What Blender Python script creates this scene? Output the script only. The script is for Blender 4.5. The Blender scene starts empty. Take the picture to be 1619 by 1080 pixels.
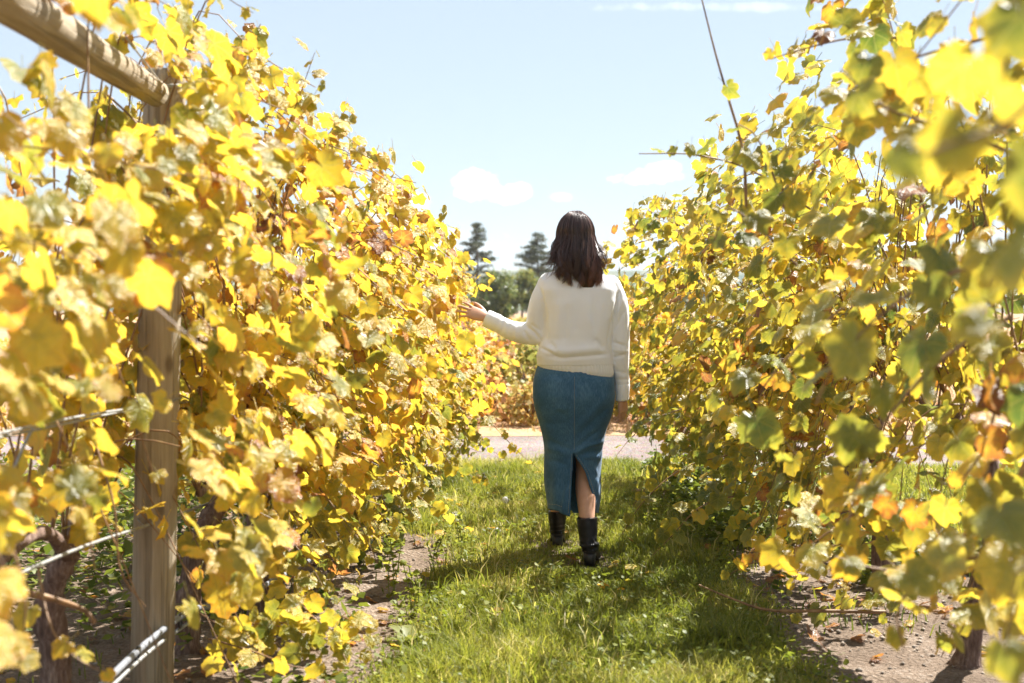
import bpy, bmesh, math, random
import numpy as np
from mathutils import Vector, Matrix, Quaternion
from mathutils.bvhtree import BVHTree

R = math.radians
rng = np.random.default_rng(7)
random.seed(7)
scene = bpy.context.scene
col = scene.collection

# ------------------------------------------------------------------ camera
W0, H0 = 1619.0, 1080.0
LENS, SENSOR = 50.0, 36.0
F = W0 * LENS / SENSOR
CAM_Z = 1.24
HORIZON = 490.0
PITCH = math.atan((H0 / 2 - HORIZON) / F)          # looking slightly down
cam_d = bpy.data.cameras.new('camera')
cam_d.lens = LENS
cam_d.sensor_width = SENSOR
cam_d.clip_start = 0.05
cam_d.clip_end = 20000
cam_d.dof.use_dof = True
cam_d.dof.focus_distance = 7.0
cam_d.dof.aperture_fstop = 3.5
cam = bpy.data.objects.new('camera', cam_d)
col.objects.link(cam)
cam.location = (0, 0, CAM_Z)
cam.rotation_euler = (R(90) - PITCH, 0, 0)
scene.camera = cam

# ------------------------------------------------------------------ world, sun, exposure
SUN_EL = R(51)
SUN_AZ = R(44)                                      # from +Y (ahead) towards +X (right)
SKY_STRENGTH = 0.05
SUN_STRENGTH = 5.0
EXPOSURE = 1.8
L = Vector((math.sin(SUN_AZ) * math.cos(SUN_EL), math.cos(SUN_AZ) * math.cos(SUN_EL), math.sin(SUN_EL)))


class NT:
    """tiny node-tree helper"""
    def __init__(self, tree):
        self.t = tree
        self.n = tree.nodes
        self.l = tree.links

    def new(self, kind, **kw):
        nd = self.n.new(kind)
        for k, v in kw.items():
            setattr(nd, k, v)
        return nd

    def put(self, sock, v):
        if isinstance(v, bpy.types.NodeSocket):
            self.l.new(v, sock)
        elif v is not None:
            if hasattr(sock.default_value, '__len__') and not hasattr(v, '__len__'):
                v = (v,) * len(sock.default_value)
            if hasattr(sock.default_value, '__len__') and len(sock.default_value) == 4 and len(v) == 3:
                v = (*v, 1)
            sock.default_value = v

    def math(self, op, a, b=None, c=None, clamp=False):
        nd = self.new('ShaderNodeMath', operation=op, use_clamp=clamp)
        self.put(nd.inputs[0], a)
        if b is not None:
            self.put(nd.inputs[1], b)
        if c is not None:
            self.put(nd.inputs[2], c)
        return nd.outputs[0]

    def vmath(self, op, a, b=None):
        nd = self.new('ShaderNodeVectorMath', operation=op)
        self.put(nd.inputs[0], a)
        if b is not None:
            self.put(nd.inputs[1], b)
        return nd.outputs[0]

    def noise(self, vec, scale, detail=4, rough=0.55, out=0):
        nd = self.new('ShaderNodeTexNoise')
        if vec is not None:
            self.put(nd.inputs['Vector'], vec)
        nd.inputs['Scale'].default_value = scale
        nd.inputs['Detail'].default_value = detail
        nd.inputs['Roughness'].default_value = rough
        return nd.outputs[out]

    def ramp(self, fac, stops, interp='LINEAR'):
        nd = self.new('ShaderNodeValToRGB')
        nd.color_ramp.interpolation = interp
        el = nd.color_ramp.elements
        while len(el) > 1:
            el.remove(el[-1])
        el[0].position = stops[0][0]
        el[0].color = (*stops[0][1], 1)
        for p, c in stops[1:]:
            e = el.new(p)
            e.color = (*c, 1)
        self.put(nd.inputs[0], fac)
        return nd.outputs[0]

    def mix(self, fac, a, b, mode='MIX'):
        nd = self.new('ShaderNodeMix', data_type='RGBA', blend_type=mode)
        self.put(nd.inputs[0], fac)
        self.put(nd.inputs[6], a)
        self.put(nd.inputs[7], b)
        return nd.outputs[2]

    def smooth(self, v, lo, hi, a=0.0, b=1.0):
        nd = self.new('ShaderNodeMapRange', interpolation_type='SMOOTHSTEP')
        self.put(nd.inputs[0], v)
        self.put(nd.inputs[1], lo)
        self.put(nd.inputs[2], hi)
        self.put(nd.inputs[3], a)
        self.put(nd.inputs[4], b)
        return nd.outputs[0]

    def bump(self, height, strength, dist):
        nd = self.new('ShaderNodeBump')
        nd.inputs['Strength'].default_value = strength
        nd.inputs['Distance'].default_value = dist
        self.put(nd.inputs['Height'], height)
        return nd.outputs[0]


def at(px, py, d):
    """world point at forward distance d (along +Y) seen at photo pixel (px, py)"""
    cx, cy = (px - W0 / 2) / F, (H0 / 2 - py) / F
    cp, sp = math.cos(PITCH), math.sin(PITCH)
    dy = cp + cy * sp
    dz = -sp + cy * cp
    k = d / dy
    return Vector((cx * k, d, CAM_Z + dz * k))


def proj(p):
    """photo pixels of a (n,3) array of world points"""
    p = np.asarray(p, float).reshape(-1, 3)
    cp, sp = math.cos(PITCH), math.sin(PITCH)
    z = p[:, 2] - CAM_Z
    fw = p[:, 1] * cp - z * sp
    up = p[:, 1] * sp + z * cp
    fw = np.where(fw < 0.05, 0.05, fw)
    return np.stack([W0 / 2 + F * p[:, 0] / fw, H0 / 2 - F * up / fw], 1), fw


world = bpy.data.worlds.new('World')
scene.world = world
world.use_nodes = True
w = NT(world.node_tree)
w.n.clear()
sky = w.new('ShaderNodeTexSky', sky_type='NISHITA')
sky.sun_disc = False
sky.sun_elevation = SUN_EL
sky.sun_rotation = SUN_AZ
sky.altitude = 350
sky.air_density = 1.0
sky.dust_density = 0.35
sky.ozone_density = 1.2
tc = w.new('ShaderNodeTexCoord')
sep = w.new('ShaderNodeSeparateXYZ')
w.l.new(tc.outputs['Generated'], sep.inputs[0])
yy = w.math('MAXIMUM', sep.outputs[1], 0.02)
uu = w.math('DIVIDE', sep.outputs[0], yy)
vv = w.math('DIVIDE', sep.outputs[2], yy)
comb = w.new('ShaderNodeCombineXYZ')
w.l.new(uu, comb.inputs[0])
w.l.new(vv, comb.inputs[1])
n1 = w.noise(comb.outputs[0], 32, 6, 0.62)
n2 = w.noise(comb.outputs[0], 90, 4, 0.6)
nn = w.math('ADD', w.math('MULTIPLY', w.math('SUBTRACT', n1, 0.5), 4.2), w.math('MULTIPLY', w.math('SUBTRACT', n2, 0.5), 1.6))
total = None
for px, py, wx, wy, amp, soft in [(757, 290, 40, 27, 1.0, .4), (800, 306, 46, 18, 1.0, .4), (646, 320, 40, 30, .85, .5), (1016, 280, 62, 15, .8, .5), (1045, 268, 30, 14, .7, .5),
                                  (884, 312, 22, 8, .35, .8), (1150, 14, 260, 9, .28, 1.2), (700, 392, 110, 40, .45, 1.0),
                                  (560, 360, 120, 55, .4, 1.0), (1330, 420, 160, 60, .5, 1.0), (150, 380, 150, 60, .5, 1.0)]:
    u0, v0 = (px - W0 / 2) / F, (HORIZON - py) / F
    a = w.math('DIVIDE', w.math('SUBTRACT', uu, u0), wx / F)
    b = w.math('DIVIDE', w.math('SUBTRACT', vv, v0), wy / F)
    r2 = w.math('ADD', w.math('MULTIPLY', a, a), w.math('MULTIPLY', b, b))
    v = w.math('ADD', w.math('SUBTRACT', 1.0, r2), nn)
    m = w.smooth(v, 0.0, soft + .2, 0.0, amp)
    total = m if total is None else w.math('MAXIMUM', total, m)
front = w.smooth(sep.outputs[1], 0.05, 0.3)
total = w.math('MULTIPLY', total, front)
veiled = w.mix(0.7, sky.outputs[0], (4.15, 4.7, 5.35))              # thin even veil of high cloud over the whole sky
skycol = w.mix(w.math('MULTIPLY', total, 0.8), veiled, (11.0, 11.2, 11.5))
bg = w.new('ShaderNodeBackground')
w.l.new(skycol, bg.inputs[0])
bg.inputs[1].default_value = SKY_STRENGTH
wo = w.new('ShaderNodeOutputWorld')
w.l.new(bg.outputs[0], wo.inputs[0])

sun_d = bpy.data.lights.new('sun', 'SUN')
sun_d.energy = SUN_STRENGTH
sun_d.angle = R(0.5)
sun_d.color = (1.0, 0.965, 0.905)
sun = bpy.data.objects.new('sun', sun_d)
col.objects.link(sun)
sun.location = (0, 0, 30)
sun.rotation_euler = L.to_track_quat('Z', 'Y').to_euler()

scene.view_settings.view_transform = 'Standard'
scene.view_settings.look = 'None'
scene.view_settings.gamma = 1.0
scene.view_settings.use_curve_mapping = False
scene.view_settings.exposure = EXPOSURE
scene.render.engine = 'CYCLES'
cy = scene.cycles
cy.max_bounces = 10
cy.diffuse_bounces = 6
cy.glossy_bounces = 2
cy.transmission_bounces = 5
cy.transparent_max_bounces = 6
cy.volume_bounces = 0
cy.caustics_reflective = False
cy.caustics_refractive = False
cy.sample_clamp_indirect = 6.0
cy.use_denoising = True
try:
    cy.denoiser = 'OPENIMAGEDENOISE'
    cy.denoising_prefilter = 'ACCURATE'
except Exception:
    pass


# ------------------------------------------------------------------ object helpers
def tag(o, label=None, cat=None, group=None, kind=None):
    for k, v in (('label', label), ('category', cat), ('group', group), ('kind', kind)):
        if v:
            o[k] = v
    return o


def empty(name, loc, label, cat, group=None):
    o = bpy.data.objects.new(name, None)
    o.empty_display_size = 0.1
    o.location = loc
    col.objects.link(o)
    return tag(o, label, cat, group)


def link_mesh(name, me, parent=None, loc=None):
    o = bpy.data.objects.new(name, me)
    col.objects.link(o)
    if parent is not None:
        o.parent = parent
    if loc is not None:
        o.location = loc
    return o


def root_of(parent):
    v = Vector((0, 0, 0))
    while parent is not None:
        v = v + parent.location
        parent = parent.parent
    return v


class MB:
    """collects vertices and faces (world coordinates), builds one mesh"""
    def __init__(self):
        self.v = []
        self.f = []
        self.n = 0

    def add(self, verts, faces):
        verts = np.asarray(verts, float).reshape(-1, 3)
        self.v.append(verts)
        o = self.n
        self.f.extend([tuple(i + o for i in f) for f in faces])
        self.n += len(verts)

    def verts(self):
        return np.concatenate(self.v) if self.v else np.zeros((0, 3))

    def mesh(self, name, mat, origin=(0, 0, 0), smooth=True):
        me = bpy.data.meshes.new(name)
        vv = self.verts() - np.asarray(origin)
        me.from_pydata(vv.tolist(), [], self.f)
        if smooth:
            me.polygons.foreach_set('use_smooth', [True] * len(me.polygons))
        if mat is not None:
            me.materials.append(mat)
        me.update()
        return me

    def build(self, name, mat, parent=None, smooth=True):
        og = root_of(parent)
        return link_mesh(name, self.mesh(name, mat, og, smooth), parent)


def frames(pts):
    pts = [Vector(p) for p in pts]
    n = len(pts)
    tans = []
    for i in range(n):
        a, b = pts[max(i - 1, 0)], pts[min(i + 1, n - 1)]
        t = (b - a)
        tans.append(t.normalized() if t.length > 1e-9 else Vector((0, 0, 1)))
    ref = Vector((0, 1, 0)) if abs(tans[0].y) < 0.8 else Vector((1, 0, 0))
    u = (ref - tans[0] * ref.dot(tans[0])).normalized()
    out = []
    for i in range(n):
        if i:
            u = (u - tans[i] * u.dot(tans[i]))
            u = u.normalized() if u.length > 1e-6 else tans[i].orthogonal().normalized()
        out.append((tans[i], u, tans[i].cross(u)))
    return pts, out


def tube(mb, pts, radii, n=6, cap=True, wob=0.0, rnd=None):
    pts, fr = frames(pts)
    if not hasattr(radii, '__len__'):
        radii = [radii] * len(pts)
    vs, fs = [], []
    for i, (p, (t, u, v)) in enumerate(zip(pts, fr)):
        for k in range(n):
            a = 2 * math.pi * k / n
            r = radii[i]
            if wob and rnd is not None:
                r *= 1 + rnd.uniform(-wob, wob)
            q = p + u * (math.cos(a) * r) + v * (math.sin(a) * r)
            vs.append(q[:])
    for i in range(len(pts) - 1):
        for k in range(n):
            a, b = i * n + k, i * n + (k + 1) % n
            fs.append((a, b, b + n, a + n))
    if cap:
        fs.append(tuple(range(n - 1, -1, -1)))
        fs.append(tuple((len(pts) - 1) * n + k for k in range(n)))
    mb.add(vs, fs)


def loft(mb, secs, n=28, cap=True):
    """secs: (centre, x-axis vec scaled, y-axis vec scaled, exponent)"""
    vs, fs = [], []
    for c, ux, uy, e in secs:
        c, ux, uy = Vector(c), Vector(ux), Vector(uy)
        for k in range(n):
            a = 2 * math.pi * k / n
            ca, sa = math.cos(a), math.sin(a)
            x = math.copysign(abs(ca) ** (2 / e), ca)
            y = math.copysign(abs(sa) ** (2 / e), sa)
            vs.append((c + ux * x + uy * y)[:])
    m = len(secs)
    for i in range(m - 1):
        for k in range(n):
            a, b = i * n + k, i * n + (k + 1) % n
            fs.append((a, b, b + n, a + n))
    if cap:
        fs.append(tuple(range(n - 1, -1, -1)))
        fs.append(tuple((m - 1) * n + k for k in range(n)))
    mb.add(vs, fs)


def ball(mb, c, rx, ry, rz, n=16, m=10):
    secs = []
    c = Vector(c)
    vs, fs = [], []
    for i in range(m + 1):
        th = math.pi * i / m
        for k in range(n):
            a = 2 * math.pi * k / n
            vs.append((c.x + rx * math.sin(th) * math.cos(a), c.y + ry * math.sin(th) * math.sin(a), c.z - rz * math.cos(th)))
    for i in range(m):
        for k in range(n):
            a, b = i * n + k, i * n + (k + 1) % n
            fs.append((a, b, b + n, a + n))
    mb.add(vs, fs)


def spline(pts, n):
    """Catmull-Rom through points"""
    P = [np.asarray(p[:], float) for p in pts]
    P = [2 * P[0] - P[1]] + P + [2 * P[-1] - P[-2]]
    out = []
    segs = len(P) - 3
    for i in range(n):
        u = i / (n - 1) * segs
        k = min(int(u), segs - 1)
        t = u - k
        a, b, c, d = P[k:k + 4]
        out.append(0.5 * (2 * b + (c - a) * t + (2 * a - 5 * b + 4 * c - d) * t * t + (3 * b - a - 3 * c + d) * t ** 3))
    return out


def vnoise(x, y, seed=0):
    x, y = np.asarray(x, float), np.asarray(y, float)
    xi, yi = np.floor(x), np.floor(y)
    fx, fy = x - xi, y - yi
    fx, fy = fx * fx * (3 - 2 * fx), fy * fy * (3 - 2 * fy)

    def h(a, b):
        s = np.sin(a * 127.1 + b * 311.7 + seed * 74.7) * 43758.5453
        return s - np.floor(s)
    return (h(xi, yi) * (1 - fx) + h(xi + 1, yi) * fx) * (1 - fy) + (h(xi, yi + 1) * (1 - fx) + h(xi + 1, yi + 1) * fx) * fy


def soft(x, a, b):
    t = np.clip((x - a) / (b - a), 0, 1)
    return t * t * (3 - 2 * t)


def lane_left(y):
    return -0.42 + 0.040 * (np.minimum(y, 7) - 5) - .28 * soft(y, 7.1, 8.2) + 0.16 * (vnoise(y * 1.7, y * 0 + 3) - .5)


def lane_right(y):
    return 1.02 + 0.16 * (vnoise(y * 1.9, y * 0 + 9) - .5)


def ground_h(x, y):
    """height of the soil"""
    x, y = np.asarray(x, float), np.asarray(y, float)
    m = (1 - soft(y, 10.6, 11.0)) * (1 - soft(np.abs(x), 5.5, 6.0)) * soft(y, 1.5, 2.0)
    h = 0.022 * (vnoise(x * 5, y * 5) - .5) + 0.014 * (vnoise(x * 13, y * 13, 1) - .5) + 0.008 * (vnoise(x * 29, y * 29, 2) - .5)
    return m * h


# ------------------------------------------------------------------ materials
def new_mat(name):
    m = bpy.data.materials.new(name)
    m.use_nodes = True
    t = NT(m.node_tree)
    t.n.clear()
    out = t.new('ShaderNodeOutputMaterial')
    return m, t, out


def principled(t, out, color, rough=0.6, normal=None, spec=0.5, **kw):
    p = t.new('ShaderNodeBsdfPrincipled')
    t.put(p.inputs['Base Color'], color)
    t.put(p.inputs['Roughness'], rough)
    p.inputs['Specular IOR Level'].default_value = spec
    if normal is not None:
        t.l.new(normal, p.inputs['Normal'])
    for k, v in kw.items():
        t.put(p.inputs[k.replace('_', ' ')], v)
    t.l.new(p.outputs[0], out.inputs[0])
    return p


def leaf_material(name, ramp, trans=0.50, rough=0.36, spec=0.75, veins=True):
    m, t, out = new_mat(name)
    at_ = t.new('ShaderNodeAttribute', attribute_name='tint')
    s = t.new('ShaderNodeSeparateColor')
    t.l.new(at_.outputs['Color'], s.inputs[0])
    hue, rnd, edge = s.outputs
    lp = t.new('ShaderNodeAttribute', attribute_name='leafpos')
    off = t.vmath('SCALE', lp.outputs['Vector'])
    n_in = t.vmath('ADD', lp.outputs['Vector'], t.vmath('MULTIPLY', at_.outputs['Color'], (31.0, 57.0, 0.0)))
    blot = t.noise(n_in, 3.2, 3)
    fine = t.noise(n_in, 14, 3)
    # margins turn first: shift hue by distance to the edge and by blotches
    h2 = t.math('ADD', hue, t.math('MULTIPLY', t.math('SUBTRACT', blot, 0.5), 0.44))
    h2 = t.math('ADD', h2, t.math('MULTIPLY', t.math('SUBTRACT', t.math('MULTIPLY', edge, edge), 0.35), 0.18), clamp=True)
    c = t.ramp(h2, ramp)
    if veins:
        sp = t.new('ShaderNodeSeparateXYZ')
        t.l.new(lp.outputs['Vector'], sp.inputs[0])
        ang = t.math('ARCTAN2', sp.outputs[0], sp.outputs[1])
        pp = t.math('PINGPONG', ang, R(25))
        rad = t.vmath('LENGTH', lp.outputs['Vector'])
        rad = t.n[-1].outputs['Value']
        dist = t.math('MULTIPLY', rad, t.math('SINE', pp))
        v = t.smooth(dist, 0.004, 0.028, 1.0, 0.0)
        # side veins
        sv = t.math('PINGPONG', t.math('ADD', t.math('MULTIPLY', rad, 1.0), t.math('MULTIPLY', pp, -0.35)), 0.05)
        v2 = t.smooth(sv, 0.0, 0.012, 0.4, 0.0)
        vein = t.math('MAXIMUM', v, v2)
        c = t.mix(t.math('MULTIPLY', vein, 0.38), c, (0.50, 0.46, 0.12))
        ht = t.math('ADD', t.math('MULTIPLY', vein, -0.8), t.math('MULTIPLY', fine, 0.6))
        ht = t.math('ADD', ht, t.math('MULTIPLY', blot, 1.6))
        nrm = t.bump(ht, 0.7, 0.010)
    else:
        nrm = None
    br = t.math('ADD', 0.82, t.math('MULTIPLY', rnd, 0.36))
    c = t.mix(1.0, c, t.n.new('ShaderNodeCombineColor').outputs[0], 'MULTIPLY') if False else c
    sc_ = t.new('ShaderNodeHueSaturation')
    t.put(sc_.inputs['Value'], br)
    t.put(sc_.inputs['Color'], c)
    cc = sc_.outputs[0]
    # spots of brown
    spots = t.smooth(t.noise(n_in, 9, 2), 0.66, 0.74)
    cc = t.mix(t.math('MULTIPLY', spots, 0.45), cc, (0.17, 0.08, 0.025))
    geo = t.new('ShaderNodeNewGeometry')
    top = t.mix(t.math('MULTIPLY', geo.outputs['Backfacing'], 0.25), cc, (0.52, 0.49, 0.33))
    p = t.new('ShaderNodeBsdfPrincipled')
    t.put(p.inputs['Base Color'], top)
    p.inputs['Roughness'].default_value = rough
    p.inputs['Specular IOR Level'].default_value = spec
    tr = t.new('ShaderNodeBsdfTranslucent')
    hs = t.new('ShaderNodeHueSaturation')
    hs.inputs['Saturation'].default_value = 1.0
    hs.inputs['Value'].default_value = 1.15
    t.put(hs.inputs['Color'], cc)
    t.l.new(hs.outputs[0], tr.inputs[0])
    if nrm is not None:
        t.l.new(nrm, p.inputs['Normal'])
    mx = t.new('ShaderNodeMixShader')
    mx.inputs[0].default_value = trans
    t.l.new(p.outputs[0], mx.inputs[1])
    t.l.new(tr.outputs[0], mx.inputs[2])
    t.l.new(mx.outputs[0], out.inputs[0])
    return m


GRAPE_RAMP = [(0.0, (0.10, 0.155, 0.025)), (0.24, (0.29, 0.275, 0.028)), (0.46, (0.64, 0.475, 0.038)), (0.62, (0.71, 0.43, 0.032)),
              (0.78, (0.52, 0.20, 0.03)), (0.9, (0.30, 0.11, 0.03)), (1.0, (0.20, 0.08, 0.03))]
M_LEAF = leaf_material('grape_leaf', GRAPE_RAMP)
M_GREEN = leaf_material('broad_leaf', [(0, (0.07, 0.115, 0.03)), (0.5, (0.17, 0.195, 0.045)), (1, (0.40, 0.33, 0.07))], 0.5, veins=False)
M_CONIFER = leaf_material('needle', [(0, (0.045, 0.070, 0.050)), (1, (0.13, 0.16, 0.09))], 0.12, 0.6, 0.3, veins=False)
M_GRASS = leaf_material('grass_blade', [(0, (0.065, 0.10, 0.012)), (0.5, (0.20, 0.225, 0.022)), (0.8, (0.38, 0.36, 0.05)), (1, (0.56, 0.46, 0.22))], 0.5, 0.5, 0.25, veins=False)
M_DRY = leaf_material('dry_blade', [(0, (0.17, 0.17, 0.04)), (0.35, (0.30, 0.24, 0.07)), (0.65, (0.38, 0.22, 0.105)), (1, (0.40, 0.20, 0.12))], 0.4, 0.6, 0.3, veins=False)


M_SHRUB = leaf_material('shrub_leaf', [(0, (0.24, 0.26, 0.06)), (0.35, (0.46, 0.36, 0.10)), (0.65, (0.55, 0.32, 0.11)), (1, (0.45, 0.20, 0.10))], 0.5, 0.5, 0.4, veins=False)


def mat_bark():
    m, t, out = new_mat('vine_bark')
    tcn = t.new('ShaderNodeTexCoord')
    mp = t.vmath('MULTIPLY', tcn.outputs['Object'], (1, 1, 0.18))
    a = t.noise(mp, 90, 5, 0.65)
    b = t.noise(tcn.outputs['Object'], 18, 3)
    c = t.ramp(t.math('ADD', t.math('MULTIPLY', a, 0.7), t.math('MULTIPLY', b, 0.3)),
               [(0.3, (0.05, 0.032, 0.024)), (0.5, (0.17, 0.11, 0.085)), (0.68, (0.33, 0.25, 0.20))])
    principled(t, out, c, 0.85, t.bump(a, 0.9, 0.012), 0.2)
    return m


def mat_cane():
    m, t, out = new_mat('cane')
    tcn = t.new('ShaderNodeTexCoord')
    a = t.noise(tcn.outputs['Object'], 25, 3)
    c = t.ramp(a, [(0.3, (0.10, 0.055, 0.025)), (0.55, (0.24, 0.13, 0.055)), (0.75, (0.36, 0.24, 0.10))])
    principled(t, out, c, 0.5, None, 0.4)
    return m


def mat_wood():
    m, t, out = new_mat('weathered_wood')
    tcn = t.new('ShaderNodeTexCoord')
    ob = tcn.outputs['Object']
    st = t.vmath('MULTIPLY', ob, (1, 1, 0.045))
    grain = t.noise(st, 85, 5, 0.65)
    broad = t.noise(t.vmath('MULTIPLY', ob, (1, 1, 0.25)), 9, 4)
    crack = t.smooth(t.noise(t.vmath('MULTIPLY', ob, (1, 1, 0.03)), 46, 2), 0.57, 0.61)
    kn = t.new('ShaderNodeTexVoronoi')
    t.put(kn.inputs['Vector'], t.vmath('MULTIPLY', ob, (1, 1, 0.5)))
    kn.inputs['Scale'].default_value = 7.5
    knot = t.smooth(kn.outputs['Distance'], 0.05, 0.16, 0.75, 0.0)
    c = t.ramp(t.math('ADD', t.math('MULTIPLY', grain, 0.6), t.math('MULTIPLY', broad, 0.4)),
               [(0.28, (0.20, 0.155, 0.10)), (0.5, (0.32, 0.26, 0.18)), (0.70, (0.44, 0.38, 0.29))])
    c = t.mix(t.smooth(broad, 0.52, 0.66, 0, 0.45), c, (0.26, 0.26, 0.19))
    c = t.mix(knot, c, (0.11, 0.075, 0.045))
    c = t.mix(t.math('MULTIPLY', crack, 0.38), c, (0.06, 0.045, 0.03))
    h = t.math('SUBTRACT', grain, t.math('MULTIPLY', crack, 0.8))
    principled(t, out, c, 0.8, t.bump(h, 0.55, 0.006), 0.25)
    return m


def mat_simple(name, color, rough, spec=0.5, noise=0.0, scale=40, bump=0.0, metallic=0.0):
    m, t, out = new_mat(name)
    tcn = t.new('ShaderNodeTexCoord')
    a = t.noise(tcn.outputs['Object'], scale, 4)
    c = t.mix(t.smooth(a, 0.3, 0.7), tuple(x * (1 - noise) for x in color), tuple(min(1, x * (1 + noise)) for x in color))
    principled(t, out, c, rough, t.bump(a, bump, 0.01) if bump else None, spec, Metallic=metallic)
    return m


def mat_soil():
    m, t, out = new_mat('soil')
    g = t.new('ShaderNodeNewGeometry')
    p = g.outputs['Position']
    a = t.noise(p, 2.1, 5, 0.6)
    b = t.noise(p, 60, 5, 0.7)
    d = t.noise(p, 220, 3, 0.7)
    c = t.ramp(t.math('ADD', t.math('MULTIPLY', a, 0.45), t.math('MULTIPLY', b, 0.55)),
               [(0.34, (0.09, 0.062, 0.042)), (0.5, (0.19, 0.138, 0.098)), (0.62, (0.30, 0.228, 0.17))])
    v = t.new('ShaderNodeTexVoronoi')
    t.put(v.inputs['Vector'], p)
    v.inputs['Scale'].default_value = 42
    grit = t.smooth(v.outputs['Distance'], 0.15, 0.55, 1.0, 0.0)
    c = t.mix(t.math('MULTIPLY', grit, t.smooth(a, .45, .6, 0, .35)), c, (0.46, 0.40, 0.34))
    h = t.math('ADD', t.math('ADD', b, t.math('MULTIPLY', d, 0.4)), t.math('MULTIPLY', grit, 0.5))
    principled(t, out, c, 0.95, t.bump(h, 0.9, 0.02), 0.15)
    return m


def mat_gravel():
    m, t, out = new_mat('gravel_road')
    g = t.new('ShaderNodeNewGeometry')
    p = g.outputs['Position']
    a = t.noise(p, 1.2, 4)
    v = t.new('ShaderNodeTexVoronoi')
    t.put(v.inputs['Vector'], p)
    v.inputs['Scale'].default_value = 34
    b = t.noise(p, 50, 4, 0.7)
    c = t.ramp(t.math('ADD', t.math('MULTIPLY', a, 0.4), t.math('MULTIPLY', b, 0.6)),
               [(0.35, (0.15, 0.118, 0.105)), (0.5, (0.22, 0.178, 0.16)), (0.65, (0.30, 0.25, 0.23))])
    c = t.mix(0.25, c, v.outputs['Color'], 'SOFT_LIGHT')
    principled(t, out, c, 0.95, t.bump(t.math('SUBTRACT', b, v.outputs['Distance']), 0.8, 0.02), 0.15)
    return m


def mat_meadow():
    m, t, out = new_mat('dry_meadow')
    g = t.new('ShaderNodeNewGeometry')
    p = t.vmath('MULTIPLY', g.outputs['Position'], (1, 0.35, 1))
    a = t.noise(p, 0.5, 5, 0.6)
    b = t.noise(p, 7, 4, 0.6)
    c = t.ramp(t.math('ADD', t.math('MULTIPLY', a, 0.6), t.math('MULTIPLY', b, 0.4)),
               [(0.33, (0.20, 0.19, 0.06)), (0.44, (0.34, 0.22, 0.115)), (0.58, (0.40, 0.25, 0.155)), (0.7, (0.30, 0.27, 0.10))])
    principled(t, out, c, 0.95, t.bump(b, 0.6, 0.1), 0.1)
    return m


def mat_hill():
    m, t, out = new_mat('wooded_hill')
    g = t.new('ShaderNodeNewGeometry')
    p = g.outputs['Position']
    a = t.noise(p, 0.012, 6, 0.65)
    c = t.ramp(a, [(0.38, (0.035, 0.06, 0.035)), (0.52, (0.09, 0.10, 0.05)), (0.66, (0.20, 0.17, 0.09))])
    principled(t, out, c, 0.95, None, 0.1)
    return m


def mat_skin():
    m, t, out = new_mat('skin')
    tcn = t.new('ShaderNodeTexCoord')
    a = t.noise(tcn.outputs['Object'], 30, 4)
    c = t.mix(a, (0.50, 0.27, 0.175), (0.60, 0.35, 0.235))
    p = principled(t, out, c, 0.5, t.bump(t.noise(tcn.outputs['Object'], 300, 2), 0.15, 0.002), 0.4)
    p.inputs['Subsurface Weight'].default_value = 0.12
    p.inputs['Subsurface Radius'].default_value = (0.9, 0.35, 0.2)
    p.inputs['Subsurface Scale'].default_value = 0.01
    return m


def mat_knit(rib=False):
    m, t, out = new_mat('knit_rib' if rib else 'knit_wool')
    tcn = t.new('ShaderNodeTexCoord')
    ob = tcn.outputs['Object']
    n = t.noise(ob, 900, 2)
    big = t.noise(ob, 7, 3)
    wv = t.new('ShaderNodeTexWave', wave_type='BANDS', bands_direction='Z')
    t.put(wv.inputs['Vector'], ob)
    wv.inputs['Scale'].default_value = 110
    wv.inputs['Distortion'].default_value = 1.2
    wv.inputs['Detail'].default_value = 2
    c = t.mix(big, (0.82, 0.83, 0.86), (0.87, 0.88, 0.90))
    h = t.math('ADD', t.math('MULTIPLY', n, 0.7), t.math('MULTIPLY', wv.outputs['Fac'], 0.3))
    p = principled(t, out, c, 0.9, t.bump(h, 0.35, 0.002), 0.15)
    p.inputs['Sheen Weight'].default_value = 0.25
    p.inputs['Sheen Roughness'].default_value = 0.5
    return m


def mat_denim():
    m, t, out = new_mat('denim')
    tcn = t.new('ShaderNodeTexCoord')
    ob = tcn.outputs['Object']
    st = t.vmath('MULTIPLY', ob, (1.0, 1.0, 0.12))
    slub = t.noise(st, 320, 3, 0.7)
    big = t.noise(ob, 6, 4, 0.6)
    twill = t.noise(ob, 900, 2)
    f = t.math('ADD', t.math('MULTIPLY', slub, 0.5), t.math('MULTIPLY', big, 0.5))
    c = t.ramp(f, [(0.36, (0.026, 0.078, 0.150)), (0.5, (0.045, 0.118, 0.215)), (0.68, (0.11, 0.22, 0.345))])
    p = principled(t, out, c, 0.85, t.bump(t.math('ADD', slub, t.math('MULTIPLY', twill, 0.5)), 0.4, 0.002), 0.2)
    p.inputs['Sheen Weight'].default_value = 0.15
    return m


def mat_leather():
    m, t, out = new_mat('black_leather')
    tcn = t.new('ShaderNodeTexCoord')
    a = t.noise(tcn.outputs['Object'], 55, 4, 0.6)
    b = t.noise(tcn.outputs['Object'], 14, 3)
    c = t.mix(b, (0.005, 0.005, 0.006), (0.012, 0.011, 0.012))
    principled(t, out, c, t.smooth(a, 0.3, 0.7, 0.28, 0.48), t.bump(t.math('ADD', a, b), 0.25, 0.004), 0.28)
    return m


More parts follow.
